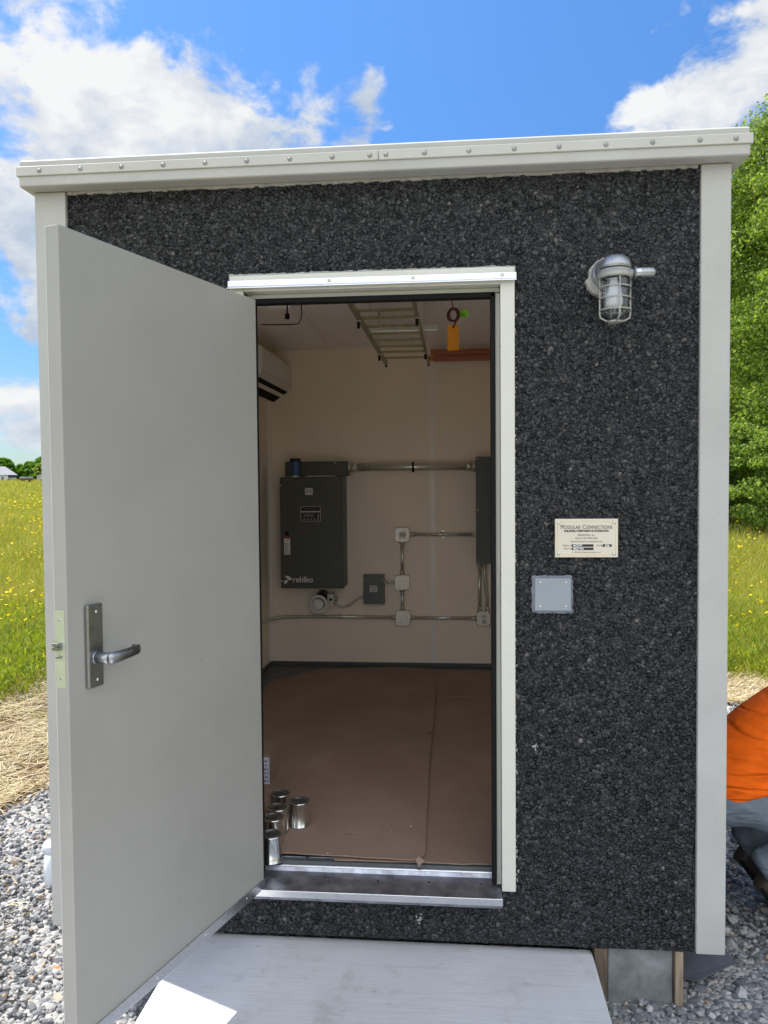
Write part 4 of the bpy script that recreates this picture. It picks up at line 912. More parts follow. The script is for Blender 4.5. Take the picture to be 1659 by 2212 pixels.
# a torn, crumpled corner and a lifted nick on the big sheet
p = at(905, 1861, 'z', z1+.016)
flap = MB()
flap.add([p+Vector(v) for v in ((-.035, .02, -.002), (.012, .03, .0), (.022, -.004, .004), (.006, -.018, -.004), (-.012, -.004, .006), (-.002, .008, .016), (.002, -.030, -.010))],
         [(0, 4, 5), (0, 5, 1), (1, 5, 2), (5, 4, 3), (5, 3, 2), (4, 6, 3)])
fo_ = flap.build('torn_corner', 'card', big)
p = at(931, 1582, 'z', z1+.0165); MB().add([p+Vector(v) for v in ((-.02, -.03, 0), (.005, .06, 0), (.012, -.01, .016), (-.012, -.03, .014))], [(0, 2, 1), (0, 3, 2)]).build('torn_nick', 'card', big)
p = at(755, 1802, 'z', z1+.0165); MB().add([p+Vector(v) for v in ((-.03, -.004, 0), (0, .012, .006), (.028, .006, 0), (0, -.004, .004))], [(0, 3, 1), (1, 3, 2)]).build('scuff', 'card', big)
rr = random.Random(5)
db = MB()
for i in range(20):
    px, py = rr.uniform(620, 1050), 1460+400*rr.random()**.7; p = at(px, py, 'z', z1+.0165); s_ = rr.uniform(.001, .0022); db.ball(p, (s_*rr.uniform(1, 2), s_, s_*.6), 6, 4)
tag(db.build('debris', 'white', None), 'tiny pale crumbs scattered over the brown cardboard', 'debris', kind='stuff')

# ---------------------------------------------------------------- paint cans
def can(label, x, y, z, rot=0, ref=[None]):
    t = thing('paint_can', label, 'paint can', (x, y, z), 'silver paint cans by the doorway')
    if ref[0] is None:
        r, h = .0435, .102
        MB().lathe((x, y, z), (0, 0, 1), [(.0001, .002), (r-.003, .002), (r-.002, .0), (r+.0012, .001), (r+.0012, .004), (r, .006), (r, h-.006), (r+.0012, h-.004), (r+.0014, h), (r-.001, h+.001), (r-.004, h-.001)], 40).build('can_wall', 'tin', t)
        MB().lathe((x, y, z+h), (0, 0, 1), [(r-.0035, -.001), (r-.006, .0022), (r-.009, .0015), (r-.010, -.003), (.014, -.0035), (.012, -.0025), (.0001, -.0025)], 40).build('lid', 'lidsteel', t)
        sc = MB()
        for j, ln in enumerate(((-.018, .008, .016), (-.014, -.006, .020), (.0, .002, .012))):
            pts = [(x+ln[0]+k*ln[2]/8*1.2, y+ln[1]+.006*math.sin(k*1.9+j), z+h-.0026) for k in range(9)]; sc.tube(pts, .0008, 5)
        sc.build('scribble', 'ink', t); ref[0] = t
    else:
        for ch in ref[0].children:
            c = ch.copy(); COL.objects.link(c); c.parent = t
    t.rotation_euler[2] = rot; return t
czf = z1+.0165
def canat(label, u, v, rot, z=czf):
    px, py = (800+u*.5425)/1.507, (2050+v*.5425)/1.507; p = at(px, py, 'z', z); can(label, p.x, p.y, z, rot)
canat('silver can standing apart, right of the others on the cardboard', 322, 1170, 0)
canat('silver can hidden deepest, only its lid showing behind the row', 208, 1120, 1.3)
canat('silver can second from the rear of the row, left of the lone can', 192, 1210, 2.2)
canat('silver can third in the row, between the front can and its rear neighbour', 164, 1275, .7)
canat('frontmost silver can, standing on the metal sill plate', 152, 1382, 4, FZ+.0035)

# carton with a printed white face
p = at(583, 1712, 'z', czf); bx = thing('carton', 'white printed carton standing behind the silver cans', 'box', (p.x-.06, .80, FZ+.01))
pr_ = at(583, 1700, 'y', .80)
MB().prism([(pr_.x-.13, FZ+.012), (pr_.x, FZ+.012), (pr_.x, at(583, 1628, 'y', .80).z), (pr_.x-.13, at(583, 1628, 'y', .80).z-.008)], 'y', .80, 1.0).build('box', 'card', bx, bevel=.001)
MB().box(pr_.x-.128, pr_.x-.001, .7985, .7995, FZ+.016, at(583, 1636, 'y', .80).z).build('printed_face', mat('lilac paper', (.62, .60, .72), .6, var=.04), bx)
pm = MB(); ztop = at(583, 1636, 'y', .80).z
for i in range(9):
    z = ztop-.015-i*.019
    x = pr_.x-.12
    while x < pr_.x-.008:
        l = rr.uniform(.006, .016); pm.box(x, min(x+l, pr_.x-.006), .7978, .7984, z-.007, z); x += l+.005
pm.build('print_marks', 'ink_soft', bx)

# ---------------------------------------------------------------- ground, gravel, straw, meadow
def gh(x, y):
    """height of the meadow, rising gently away from the shelter"""
    x, y = np.asarray(x, float), np.asarray(y, float)
    rr_ = np.hypot(x-CAM.x, y-CAM.y); t = np.clip((x+3)/9, 0, 1); t = t*t*(3-2*t)
    k = .0185+(.043-.0185)*t
    return GZ+np.where(y > 1, 1, 0)*np.minimum(k*np.maximum(rr_-10, 0), 2.62)
def ghf(x, y): return float(gh(x, y))
def structure(o): o['kind'] = 'structure'; return o
n = 60; g = MB()
me = bpy.data.meshes.new('ground'); gx = np.concatenate([-np.geomspace(900, 4, 60), np.linspace(-3, 6, 12), np.geomspace(7, 900, 60)])
gy = np.concatenate([-np.geomspace(300, 4, 10), np.linspace(-3, 8, 14), np.geomspace(9, 1400, 70)])
V = np.array([(x, y, ghf(x, y)-.012) for y in gy for x in gx]); nx = len(gx)
F = np.array([(j*nx+i, j*nx+i+1, (j+1)*nx+i+1, (j+1)*nx+i) for j in range(len(gy)-1) for i in range(nx-1)])
structure(npmesh('ground', V, F, 'ground'))

# stones: jittered icosahedra
t_ = (1+5**.5)/2
ICO = np.array([(-1,t_,0),(1,t_,0),(-1,-t_,0),(1,-t_,0),(0,-1,t_),(0,1,t_),(0,-1,-t_),(0,1,-t_),(t_,0,-1),(t_,0,1),(-t_,0,-1),(-t_,0,1)])/math.hypot(1, t_)
ICF = np.array([(0,11,5),(0,5,1),(0,1,7),(0,7,10),(0,10,11),(1,5,9),(5,11,4),(11,10,2),(10,7,6),(7,1,8),(3,9,4),(3,4,2),(3,2,6),(3,6,8),(3,8,9),(4,9,5),(2,4,11),(6,2,10),(8,6,7),(9,8,1)])
def randrot(n):
    q = rng.normal(size=(n, 4)); q /= np.linalg.norm(q, axis=1)[:, None]; w, x, y, z = q.T
    return np.stack([1-2*(y*y+z*z), 2*(x*y-z*w), 2*(x*z+y*w), 2*(x*y+z*w), 1-2*(x*x+z*z), 2*(y*z-x*w), 2*(x*z-y*w), 2*(y*z+x*w), 1-2*(x*x+y*y)], 1).reshape(n, 3, 3)
def rocks(P, size):
    n = len(P); b = np.sign(ICO)*np.abs(ICO)**.6
    b = b/np.linalg.norm(b, axis=1)[:, None]
    v = b[None]*(1+rng.uniform(-.38, .34, (n, 12, 1))); v = v*rng.uniform(.45, 1.15, (n, 1, 3))
    v = np.einsum('nij,nkj->nki', randrot(n), v); v[:, :, 2] *= .75
    return v*size[:, None, None]+P[:, None, :]
def area(n, x0, x1, y0, y1): return np.stack([rng.uniform(x0, x1, n), rng.uniform(y0, y1, n)], 1)
gsets = [area(29000, -2.6, -.35, -1.1, 4.0), area(30000, .8, 3.3, -1.1, 4.0), area(9000, -2.3, 3.3, -3.4, -1.1), area(3500, 3.3, 5, -3, 4), area(1500, -.7, .85, -1.1, .2)]
XY = np.concatenate(gsets)
und = lambda x, y: .012*np.sin(x*3.1+1)*np.cos(y*2.3)+.008*np.sin(x*7+y*5)
edge = XY[:, 0] > -2.50+.18*XY[:, 1]+.05*np.sin(XY[:, 1]*7)+rng.normal(0, .03, len(XY))
edge &= XY[:, 1] < 3.95+.06*np.sin(XY[:, 0]*3)+rng.normal(0, .03, len(XY))
XY = XY[edge]
sz = np.clip(rng.lognormal(math.log(.0118), .36, len(XY)), .005, .026)
Z = GZ+und(XY[:, 0], XY[:, 1])+rng.uniform(-.012, .012, len(XY))
vv = rocks(np.column_stack([XY, Z]), sz); n = len(XY)
FF = (ICF[None]+(np.arange(n)*12)[:, None, None]).reshape(-1, 3)
go = npmesh('gravel', vv.reshape(-1, 3), FF, 'gravel'); tag(go, 'loose crushed grey stone spread round the shelter', 'gravel', kind='stuff')

# the pebbles of the black facing, each a real stone bedded in the wall
n = 66000; px_ = rng.uniform(-1.062, 1.176, n); pz_ = rng.uniform(.004, 2.730, n)
k = ~((px_ > x0-.048) & (px_ < x1+.048) & (pz_ > .158) & (pz_ < zt+.045)); k |= False
px_, pz_ = px_[k], pz_[k]; n = len(px_)
sz = np.clip(rng.lognormal(math.log(.0054), .32, n), .0028, .0105)
py_ = .0015+rng.uniform(-.002, .002, n)
b_ = np.einsum('nij,nkj->nki', randrot(n), (ICO[None]*(1+rng.uniform(-.25, .25, (n, 12, 1))))*rng.uniform(.55, 1.15, (n, 1, 3)))
b_ = b_*sz[:, None, None]; b_[:, :, 1] = b_[:, :, 1]*.72
b_ += np.stack([px_, py_, pz_], 1)[:, None, :]
b_[:, :, 0] = np.clip(b_[:, :, 0], -1.0655, 1.1785); b_[:, :, 2] = np.clip(b_[:, :, 2], -.004, 2.734)
fs_ = npmesh('pebble_facing', b_.reshape(-1, 3), (ICF[None]+(np.arange(n)*12)[:, None, None]).reshape(-1, 3), 'pebble'); fs_.parent = B; fs_['kind'] = 'stuff'

# concrete path in front of the door; unseen length added to bounce sun indoors
pth = MB().box(-.675, .828, -7.5, .045, GZ-.05, -.030).build('path', 'slab', None, bevel=.012, seg=3); structure(pth)

# pieces under the right corner
def R2(u, v): return ((1700+u*.5575)/1.507, (2100+v*.5575)/1.507)
def tbox(name, label, cat, material, x0, x1, y0, y1, z0, z1, bev=.003, rot=None):
    o = MB().box(x0, x1, y0, y1, z0, z1).build(name, material, None, bevel=bev)
    return tag(o, label, cat)
xa = at(*R2(500, 1790), 'y', .02).x; xb = at(*R2(880, 1790), 'y', .02).x
blk = tbox('foundation_block', 'mottled grey concrete block under the right front corner of the shelter', 'concrete block', 'block', xa, xb, .02, .9, GZ-.05, -.003, .004)
xc = at(*R2(425, 1790), 'y', .01).x
tbox('support_board', 'dark brown wet board on edge between the path and grey block', 'board', 'wood_dark', .8285+.004, xa-.004, .0, 1.0, GZ-.05, -.004)
xd = at(*R2(942, 1800), 'y', .0).x
tbox('wood_stake', 'pale wooden stake right of the grey foundation block', 'stake', 'wood', xb+.004, xd, -.0, .04, GZ-.06, -.003, .002)
P = [at(*R2(u, v), 'z', z) for u, v, z in ((946, 1800, -.10), (1190, 1792, -.09), (1240, 1852, -.13), (1020, 1960, -.165), (946, 1938, -.165))]
sl_ = MB(); top = P; bot = [p-Vector((0, 0, .006)) for p in P]
P[0] = P[0]+Vector((0, .1, -.0)); P[1] = P[1]+Vector((0, .1, 0))
sl_.add(P+[p-Vector((0, 0, .006)) for p in P], [(0, 1, 2, 3, 4), (9, 8, 7, 6, 5)]+[(i, (i+1) % 5, 5+(i+1) % 5, 5+i) for i in range(5)])
tag(sl_.build('metal_sheet', 'slate', None), 'dark grey flat sheet sticking out under the right corner post', 'sheet')
# white standpipe
pp = at(114, 1905, 'z', GZ); pr_w = .05
pv = thing('standpipe', 'short white plastic pipe with a cap standing in gravel by the left wall', 'pipe', (pp.x+.008, pp.y, GZ))
ztp = at(108, 1818, 'y', pp.y).z
MB().cyl((pp.x+.008, pp.y, GZ-.05), (pp.x+.008, pp.y, ztp-.012), .042, n=28).build('pipe', 'pvc', pv)
MB().lathe((pp.x+.008, pp.y, ztp-.045), (0, 0, 1), [(.043, 0), (.047, .001), (.047, .035), (.043, .042), (.030, .044), (.012, .052), (.0001, .054)], 28).build('cap', 'pvc', pv)
for px, py in ((98*2/3, 1840-42), ):
    pass
# dead leaves on the gravel
for (px, py, lb) in ((65, 1797, 'orange dead leaf lying on the gravel left of the white pipe'), (121, 2092, 'small orange dead leaf on the gravel close to the door edge')):
    p = at(px, py, 'z', GZ+.018)
    o = MB().add([p+Vector(v) for v in ((-.018, -.004, 0), (-.006, -.010, .006), (.012, -.008, .004), (.020, .002, .0), (.006, .010, .006), (-.010, .008, .003))], [(0, 1, 4, 5), (1, 2, 3, 4)]).build('dead_leaf', 'leaf_orange', None)
    tag(o, lb, 'leaf')

# blades: tapered strips of three segments
def blades(P, h, w, lean, name, material, seg=3, twist=True):
    n = len(P); a = rng.uniform(0, 2*math.pi, n); b = rng.uniform(0, 2*math.pi, n); cv = []
    for k in range(seg+1):
        f = k/seg; off = lean*(f**1.8)
        c = P+np.stack([np.cos(b)*off*h, np.sin(b)*off*h, h*f*(1-.25*lean*f)], 1)
        ww = w*(1-f*.85)/2; s = np.stack([np.cos(a)*ww, np.sin(a)*ww, 0*ww], 1); cv += [c-s, c+s]
    V = np.stack(cv, 1).reshape(-1, 3); k2 = 2*(seg+1)
    base = (np.arange(n)*k2)[:, None, None]; f = np.array([(2*k, 2*k+1, 2*k+3, 2*k+2) for k in range(seg)])
    return npmesh(name, V, (f[None]+base).reshape(-1, 4), material)
def sector(n, a0, a1, r0, r1, p=1.0):
    a = np.radians(rng.uniform(a0, a1, n)); u = rng.random(n); r = r0*(r1/r0)**(u**p)
    return CAM.x+r*np.sin(a), CAM.y+r*np.cos(a), r
def grassy(x, y):
    wob = .18*np.sin(x*1.7+y)+.12*np.sin(y*3.1+x*2)
    return ((-2.25-x) > 1.45+wob) | (y > 4.60+wob*.6) | (x > 6.3)
X, Y, Rr = [], [], []
for (a0, a1, nn) in ((-38, -21, 150000), (9, 27, 130000), (-21, 9, 8000), (27, 60, 15000), (-75, -38, 15000)):
    x, y, r = sector(nn, a0, a1, 4.5, 155, 1.1); k = grassy(x, y); X.append(x[k]); Y.append(y[k]); Rr.append(r[k])
X, Y, Rr = map(np.concatenate, (X, Y, Rr)); n = len(X); P0 = np.stack([X, Y, gh(X, Y)-.03], 1)
clump = .7+.5*np.sin(X*.9)*np.sin(Y*.7+1)+.2*np.sin(X*3+Y*2)
h = rng.uniform(.22, .50, n)*np.clip(clump, .55, 1.3); near = np.clip((Rr-6)/3, .45, 1); h *= near
w_ = .0055*np.clip(Rr/8, 1, 14)*rng.uniform(.6, 1.5, n)
go = blades(P0, h, w_, rng.uniform(.15, .8, n), 'grass', 'blade'); tag(go, 'tall green and yellow meadow grass behind the shelter', 'grass', kind='stuff')
k = rng.random(n) < .22; P1 = P0[k]
go = blades(P1, h[k]*rng.uniform(1.1, 1.45, k.sum()), w_[k]*.55, rng.uniform(.05, .4, k.sum()), 'dry_grass', 'seed'); tag(go, 'thin dry seed stems standing among the meadow grass', 'dry grass', kind='stuff')
# leafy weeds at the meadow's near edge
k = (Rr < 12) & (rng.random(n) < .5); Pw = P0[k].copy(); nw = k.sum(); Pw[:, 2] += rng.uniform(.03, .28, nw)
go = blades(Pw, rng.uniform(.05, .11, nw), rng.uniform(.012, .026, nw), rng.uniform(.6, 1.3, nw), 'weeds', 'leafC', 2); tag(go, 'broad leaved weeds along the near edge of the meadow', 'weeds', kind='stuff')
# flowers: small discs on the tops
xs_, ys_, rs_ = [], [], []
for a0, a1, nn in ((-38, -21, 1700), (9, 27, 800)):
    x, y, r = sector(nn, a0, a1, 7, 60, 1.0); k = grassy(x, y) & ((np.sin(x*.8+y*.5)+np.sin(y*1.1)) > -.7); xs_.append(x[k]); ys_.append(y[k]); rs_.append(r[k])
x, y, r = map(np.concatenate, (xs_, ys_, rs_)); n = len(x)
c = np.stack([x, y, gh(x, y)+rng.uniform(.28, .46, n)], 1); rad = rng.uniform(.010, .022, n)*np.clip(r/14, 1, 2.5)
ang = np.arange(8)*math.pi/4; tl = rng.normal(0, .35, (n, 2))
ring = c[:, None, :]+np.stack([np.cos(ang)[None]*rad[:, None]*(1+.15*np.cos(ang*4)), np.sin(ang)[None]*rad[:, None], (tl[:, :1]*np.cos(ang)[None]+tl[:, 1:]*np.sin(ang)[None])*rad[:, None]], 2)
ctr = c+np.array([0, 0, .006]); V = np.concatenate([ring, ctr[:, None]], 1).reshape(-1, 3)
F = (np.array([(i, (i+1) % 8, 8) for i in range(8)])[None]+(np.arange(n)*9)[:, None, None]).reshape(-1, 3)
go = npmesh('wildflowers', V, F, 'flower'); tag(go, 'small yellow flowers dotted through the meadow', 'flowers', kind='stuff')
# straw: thin fibres lying flat
def strawy(x, y): 
    wob = .15*np.sin(y*2+x); 
    return (((x < -2.52+.18*y+.04*np.sin(y*7)) & (x > -4.1+wob)) & (y < 4.8)) | ((y > 3.92) & (y < 4.85) & (x > -4.1) & (x < 6.3))
ar = np.concatenate([area(28000, -4.2, -1.7, -.6, 4.9), area(22000, 1.4, 4.6, 3.85, 4.9), area(900, -2.3, -1.3, 0, 3.5)])
k = strawy(ar[:, 0], ar[:, 1]); k[-900:] |= rng.random(900) < .10
dens = (np.sin(ar[:, 0]*4.1+1)*np.sin(ar[:, 1]*3.3)+np.sin(ar[:, 0]*9+ar[:, 1]*7)*.5) > -.30+rng.normal(0, .35, len(ar)); k &= dens | (ar[:, 1] > 3.9); ar = ar[k]; n = len(ar)
a = rng.uniform(0, math.pi, n); a = np.where(rng.random(n) < .5, a*.35-.2, a); L_ = rng.uniform(.03, .12, n); ww = rng.uniform(.0014, .0032, n)
z = GZ+rng.uniform(-.005, .035, n); dz = rng.normal(0, .018, n)
cx_ = np.stack([ar[:, 0], ar[:, 1], z], 1); dd = np.stack([np.cos(a)*L_, np.sin(a)*L_, dz], 1); ss = np.stack([-np.sin(a)*ww, np.cos(a)*ww, 0*a], 1)
mid_ = cx_+np.stack([-np.sin(a)*L_*.12*rng.normal(0, 1, n), np.cos(a)*L_*.12*rng.normal(0, 1, n), np.abs(rng.normal(0, .008, n))], 1)
V = np.stack([cx_-dd-ss, cx_-dd+ss, mid_+ss+[0, 0, .001], mid_-ss, cx_+dd+ss, cx_+dd-ss], 1).reshape(-1, 3)
F = (np.array([(0, 1, 2, 3), (3, 2, 4, 5)])[None]+(np.arange(n)*6)[:, None, None]).reshape(-1, 4)
go = npmesh('straw', V, F, 'straw'); tag(go, 'dry straw strewn between the gravel and the meadow', 'straw', kind='stuff')
# a few green sprouts in the straw
ar = np.concatenate([area(1400, -4.0, -2.3, .6, 4.2)]); k = np.sin(ar[:, 0]*6)*np.sin(ar[:, 1]*4.4) > .35; ar = ar[k]; n = len(ar)
go = blades(np.column_stack([ar, np.full(n, GZ)]), rng.uniform(.05, .13, n), rng.uniform(.005, .01, n), rng.uniform(.4, 1.2, n), 'sprouts', 'leafC', 2); tag(go, 'green sprouts growing through the straw', 'sprouts', kind='stuff')

# ---------------------------------------------------------------- trees
def leaves_np(C, size, up=.3):
    n = len(C); Rm = randrot(n); b = np.array([(-.5, 0, 0), (0, -.28, .05), (.5, 0, 0), (0, .28, .05)])
    v = np.einsum('nij,kj->nki', Rm, b)*size[:, None, None]; return (v+C[:, None, :])
def crown_points(n, h0, h1, rad, nclump, rs):
    """leaf centres gathered in many small clumps on boughs"""
    z = rs.uniform(0, 1, nclump); a = rs.uniform(0, 2*math.pi, nclump)
    prof = np.sin(np.clip(z*.92+.10, 0, 1)*math.pi)**.55
    rr_ = rad*prof*(rs.uniform(.25, 1, nclump)**.45)*(1+.22*np.sin(a*3+z*7)+.12*np.sin(a*7+z*13))
    cc = np.stack([rr_*np.cos(a), rr_*np.sin(a), h0+(h1-h0)*z], 1)
    s = rs.uniform(.5, 1.15, nclump)*rad/4.2
    i = rs.integers(0, nclump, n); d = rs.normal(size=(n, 3)); d /= np.linalg.norm(d, axis=1)[:, None]
    d *= (rs.random(n)**.4)[:, None]; d[:, 2] *= .55
    return cc[i]+d*s[i][:, None], cc
def tree(name, label, cat, x, y, h, rad, nl, lsz, material, group, seed, h0=.12, nclump=110, branches=26):
    rs = np.random.default_rng(seed)
    g0_ = ghf(x, y); t = thing(name, label, cat, (x, y, g0_), group)
    C, cc = crown_points(nl, h*h0, h, rad, nclump, rs)
    V = leaves_np(C, lsz*rs.uniform(.6, 1.4, nl)).reshape(-1, 3); F = np.arange(nl*4).reshape(-1, 4)
    o = npmesh('crown', V, F, material); o.parent = t
    tr = MB(); tr.tube([(x+.3*math.sin(k*1.1+seed)*k/6, y+.25*math.cos(k*1.3)*k/6, g0_-.1+h*.85*k/6) for k in range(7)], [h*.009*(1-k/7.2) for k in range(7)], 10)
    for k in range(branches):
        c = cc[k % len(cc)]; z0 = max(c[2]*.55-.3, h*.08); q = z0/h/.85*6
        s_ = (x+.3*math.sin(q*1.1+seed)*q/6, y+.25*math.cos(q*1.3)*q/6, g0_+z0)
        tr.tube([s_, (x+c[0]*.5, y+c[1]*.5, g0_+z0+(c[2]-z0)*.55), (x+c[0]*.95, y+c[1]*.95, g0_+c[2])], [h*.0028, h*.002, h*.0008], 6)
    tr.build('trunk', 'bark', t); return t
def polar(az, r): a = R(az); return CAM.x+r*math.sin(a), CAM.y+r*math.cos(a)
TG = 'broadleaf trees right of the shelter'
x, y = polar(26.3, 27); T1 = tree('broadleaf_tree', 'tall bright green tree whose leafy left side shows right of the roof', 'tree', x, y, 12.9, 5.0, 470000, .105, 'leafA', TG, 3, .06, 520, 70)
x, y = polar(16.2, 33); T2 = tree('broadleaf_tree', 'darker green tree rising behind the right corner post', 'tree', x, y, 11.0, 4.4, 290000, .115, 'leafD', TG, 5, .05, 380, 60)
def copytree(src, label, az, r, rot, sc_):
    x, y = polar(az, r); t = src.copy(); COL.objects.link(t); t.location = (x, y, ghf(x, y)); t.rotation_euler[2] = rot; t.scale = (sc_,)*3; t['label'] = label
    for ch in src.children: c = ch.copy(); COL.objects.link(c); c.parent = t
    return t
copytree(T2, 'green tree filling the gap between the two tall trees', 21, 38, 1.1, 1.15)
x, y = polar(15.4, 23.5); tree('shrub', 'dark low shrub at the meadow edge directly beside the right post', 'shrub', x, y, 3.0, 1.9, 42000, .09, 'leafB', 'shrubs at the right meadow edge', 8, .02, 120, 4)
x, y = polar(18.4, 21.5); tree('shrub', 'bright green shrub at the meadow edge near the right border', 'shrub', x, y, 2.6, 1.8, 42000, .09, 'leafA', 'shrubs at the right meadow edge', 9, .02, 120, 4)
# spruce whose tips show left of the door
x, y = polar(-25.35, 60)
SZ = ghf(x, y)
sp_ = thing('spruce_tree', 'sparse dark spruce whose branch tips poke out left of the door', 'tree', (x, y, SZ))
tr = MB().cyl((x, y, SZ-.1), (x, y, 6.6), .16, .03, 8); nd = MB(); rs = random.Random(4)
for k in range(120):
    z = 1.0+5.4*k/120; L0 = (6.6-z)*.33*rs.uniform(.5, 1.1); a = rs.uniform(0, 2*math.pi)
    for s_ in range(7):
        f = (s_+1)/7; c = Vector((x+math.cos(a)*L0*f, y+math.sin(a)*L0*f, z+.28*f*L0*.5-.05))
        for q in range(3):
            nd.add([c+Vector((rs.uniform(-.1, .1), rs.uniform(-.1, .1), 0)), c+Vector((rs.uniform(-.16, .16), rs.uniform(-.16, .16), rs.uniform(-.10, .05))), c+Vector((rs.uniform(-.16, .16), rs.uniform(-.16, .16), rs.uniform(-.02, .08)))], [(0, 1, 2)])
    tr.tube([(x, y, z-.05), (x+math.cos(a)*L0, y+math.sin(a)*L0, z+.09*L0)], [.02, .008], 4)
tr.build('trunk', 'bark', sp_); nd.build('crown', 'needle', sp_)
# far tree line on the left: separate crowns
DT = ['lowest tree of the distant tree line, just above the barn ridge', 'round distant tree directly right of the barn roof', 'distant tree behind the flat wagon', 'slightly taller distant tree left of the grey shed', 'distant tree rising behind the grey shed', 'palest distant tree of the line, beside the shed']
for i, (az, r, hh, rd) in enumerate(((-29.3, 205, 4.3, 3.4), (-28.4, 196, 5.2, 3.6), (-27.7, 210, 5.6, 3.6), (-27.0, 200, 5.8, 3.4), (-26.2, 205, 5.2, 3.6), (-28.0, 190, 4.6, 3.0))):
    x, y = polar(az, r); tree('distant_tree', DT[i], 'tree', x, y, hh, rd, 6500, .75, 'leafB' if i != 5 else 'leafA', 'distant trees beyond the meadow', 20+i, .0, 60, 3)
x, y = polar(-32.5, 205); V_ = None
wc = [crown_points(4500, 0, rng.uniform(4.2, 6), 3.4, 50, np.random.default_rng(60+i))[0]+np.array([*polar(az, 205), 2.4]) for i, az in enumerate(list(np.arange(-38, -30, 1.2))+list(np.arange(-25, -21, 1.2)))]
wc = np.concatenate(wc); go = npmesh('far_wood', leaves_np(wc, .75*rng.uniform(.6, 1.4, len(wc))).reshape(-1, 3), np.arange(len(wc)*4).reshape(-1, 4), 'leafB'); tag(go, 'far wood continuing the tree line beyond the meadow', 'wood', kind='stuff')

# ---------------------------------------------------------------- farm buildings far left
BZ = 1.95
def pd(px, dist): d = ray(px, 1040); d = Vector((d.x, d.y, 0)).normalized(); return Vector((CAM.x, CAM.y, 0))+d*dist
C6 = lambda u, v: (u*.3846/1.507, (1350+v*.3846)/1.507)
def zat(py, dist): return CAM.z+(ray(0, py).z/Vector(ray(0, py)[:2]).length)*dist
DB = 150
c0 = pd(-50, DB); c1 = pd(C6(150, 0)[0], DB); ax_ = (c1-c0).normalized(); ay_ = Vector((-ax_.y, ax_.x, 0)); Lb = (c1-c0).length
zr, ze = zat(C6(0, 436)[1], DB), zat(C6(0, 508)[1], DB)
barn = thing('barn', 'white barn with a dark grey hipped roof at the far left of the meadow', 'building', (c0.x, c0.y, BZ))
def fb(mb, u0, u1, v0, v1, z0, z1):
    c = [c0+ax_*u+ay_*v+Vector((0, 0, z)) for z in (z0, z1) for u, v in ((u0, v0), (u1, v0), (u1, v1), (u0, v1))]
    return mb.add(c, [(0,3,2,1),(4,5,6,7),(0,1,5,4),(1,2,6,5),(2,3,7,6),(3,0,4,7)])
uu = lambda px: (pd(px, DB)-c0).dot(ax_)
fb(MB(), 0, uu(C6(70, 0)[0]), 0, 6, BZ, ze).build('wall', 'barn_wall', barn)
fb(MB(), uu(C6(70, 0)[0])+.02, Lb-.2, .8, 6, BZ, zat(C6(0, 530)[1], DB)).build('wall', 'barn_wall', barn)
fb(MB(), uu(C6(70, 0)[0])+.02, Lb-.1, .6, 6.1, zat(C6(0, 530)[1], DB)+.01, zat(C6(0, 511)[1], DB)).build('dark_panel', 'barn_dark', barn)
fb(MB(), uu(C6(14, 0)[0]), uu(C6(30, 0)[0]), -.05, .0, BZ, BZ+1.1).build('barn_door', 'barn_dark', barn)
q = [c0+ax_*u+ay_*v+Vector((0, 0, z)) for u, v, z in ((-.3, -.3, ze), (uu(C6(152, 0)[0]), -.3, zat(C6(0, 511)[1], DB)), (uu(C6(152, 0)[0]), 6.3, ze-.1), (-.3, 6.3, ze), (-.3, 3, zr), (uu(C6(50, 0)[0]), 3, zr))]
MB().add(q, [(0, 1, 5, 4), (2, 3, 4, 5), (1, 2, 5), (0, 4, 3), (0, 3, 2, 1)]).build('roof', 'barn_roof', barn)
# shed
s0 = pd(C6(312, 0)[0], 140); s1 = pd(C6(470, 0)[0], 140); ax2 = (s1-s0).normalized(); ay2 = Vector((-ax2.y, ax2.x, 0)); c0_, ax_, ay_ = s0, ax2, ay2
c0 = s0; Ls = (s1-s0).length; zs_, zs2 = zat(C6(0, 512)[1], 140), zat(C6(0, 488)[1], 140)
shed = thing('shed', 'plain grey gabled shed beyond the meadow beside the open door', 'building', (s0.x, s0.y, BZ))
pt = [c0+ax_*u+ay_*v+Vector((0, 0, z)) for v in (0, 7) for u, z in ((0, BZ), (Ls, BZ), (Ls, zs_), (Ls/2, zs2), (0, zs_))]
MB().add(pt, [(0, 1, 2, 3, 4), (9, 8, 7, 6, 5), (0, 5, 6, 1), (1, 6, 7, 2), (4, 9, 5, 0)]).build('wall', 'shed_wall', shed)
pt = [c0+ax_*u+ay_*v+Vector((0, 0, z)) for v in (-.3, 7.3) for u, z in ((-.3, zs_-.02), (Ls/2, zs2+.06), (Ls+.3, zs_-.02))]
MB().add(pt, [(0, 1, 4, 3), (1, 2, 5, 4)]).build('roof', 'barn_roof', shed)
# hay heap / trailer between them, and a car by the shed
h0 = pd(C6(165, 0)[0], 130); h1 = pd(C6(285, 0)[0], 130); ax3 = (h1-h0).normalized(); Lh = (h1-h0).length; zz1 = zat(C6(0, 527)[1], 130); zz0 = zat(C6(0, 548)[1], 130)
hw_ = thing('flat_wagon', 'low grey wagon loaded with dark material between barn and shed', 'wagon', (h0.x, h0.y, BZ))
ay3 = Vector((-ax3.y, ax3.x, 0))
def ob3(mb, o, ax, ay, u0, u1, v0, v1, z0, z1):
    c = [o+ax*u+ay*v+Vector((0, 0, z)) for z in (z0, z1) for u, v in ((u0, v0), (u1, v0), (u1, v1), (u0, v1))]
    return mb.add(c, [(0,3,2,1),(4,5,6,7),(0,1,5,4),(1,2,6,5),(2,3,7,6),(3,0,4,7)])
ob3(MB(), h0, ax3, ay3, 0, Lh, 0, 2.2, zz0, zz1).build('load', 'gravel', hw_, bevel=.15)
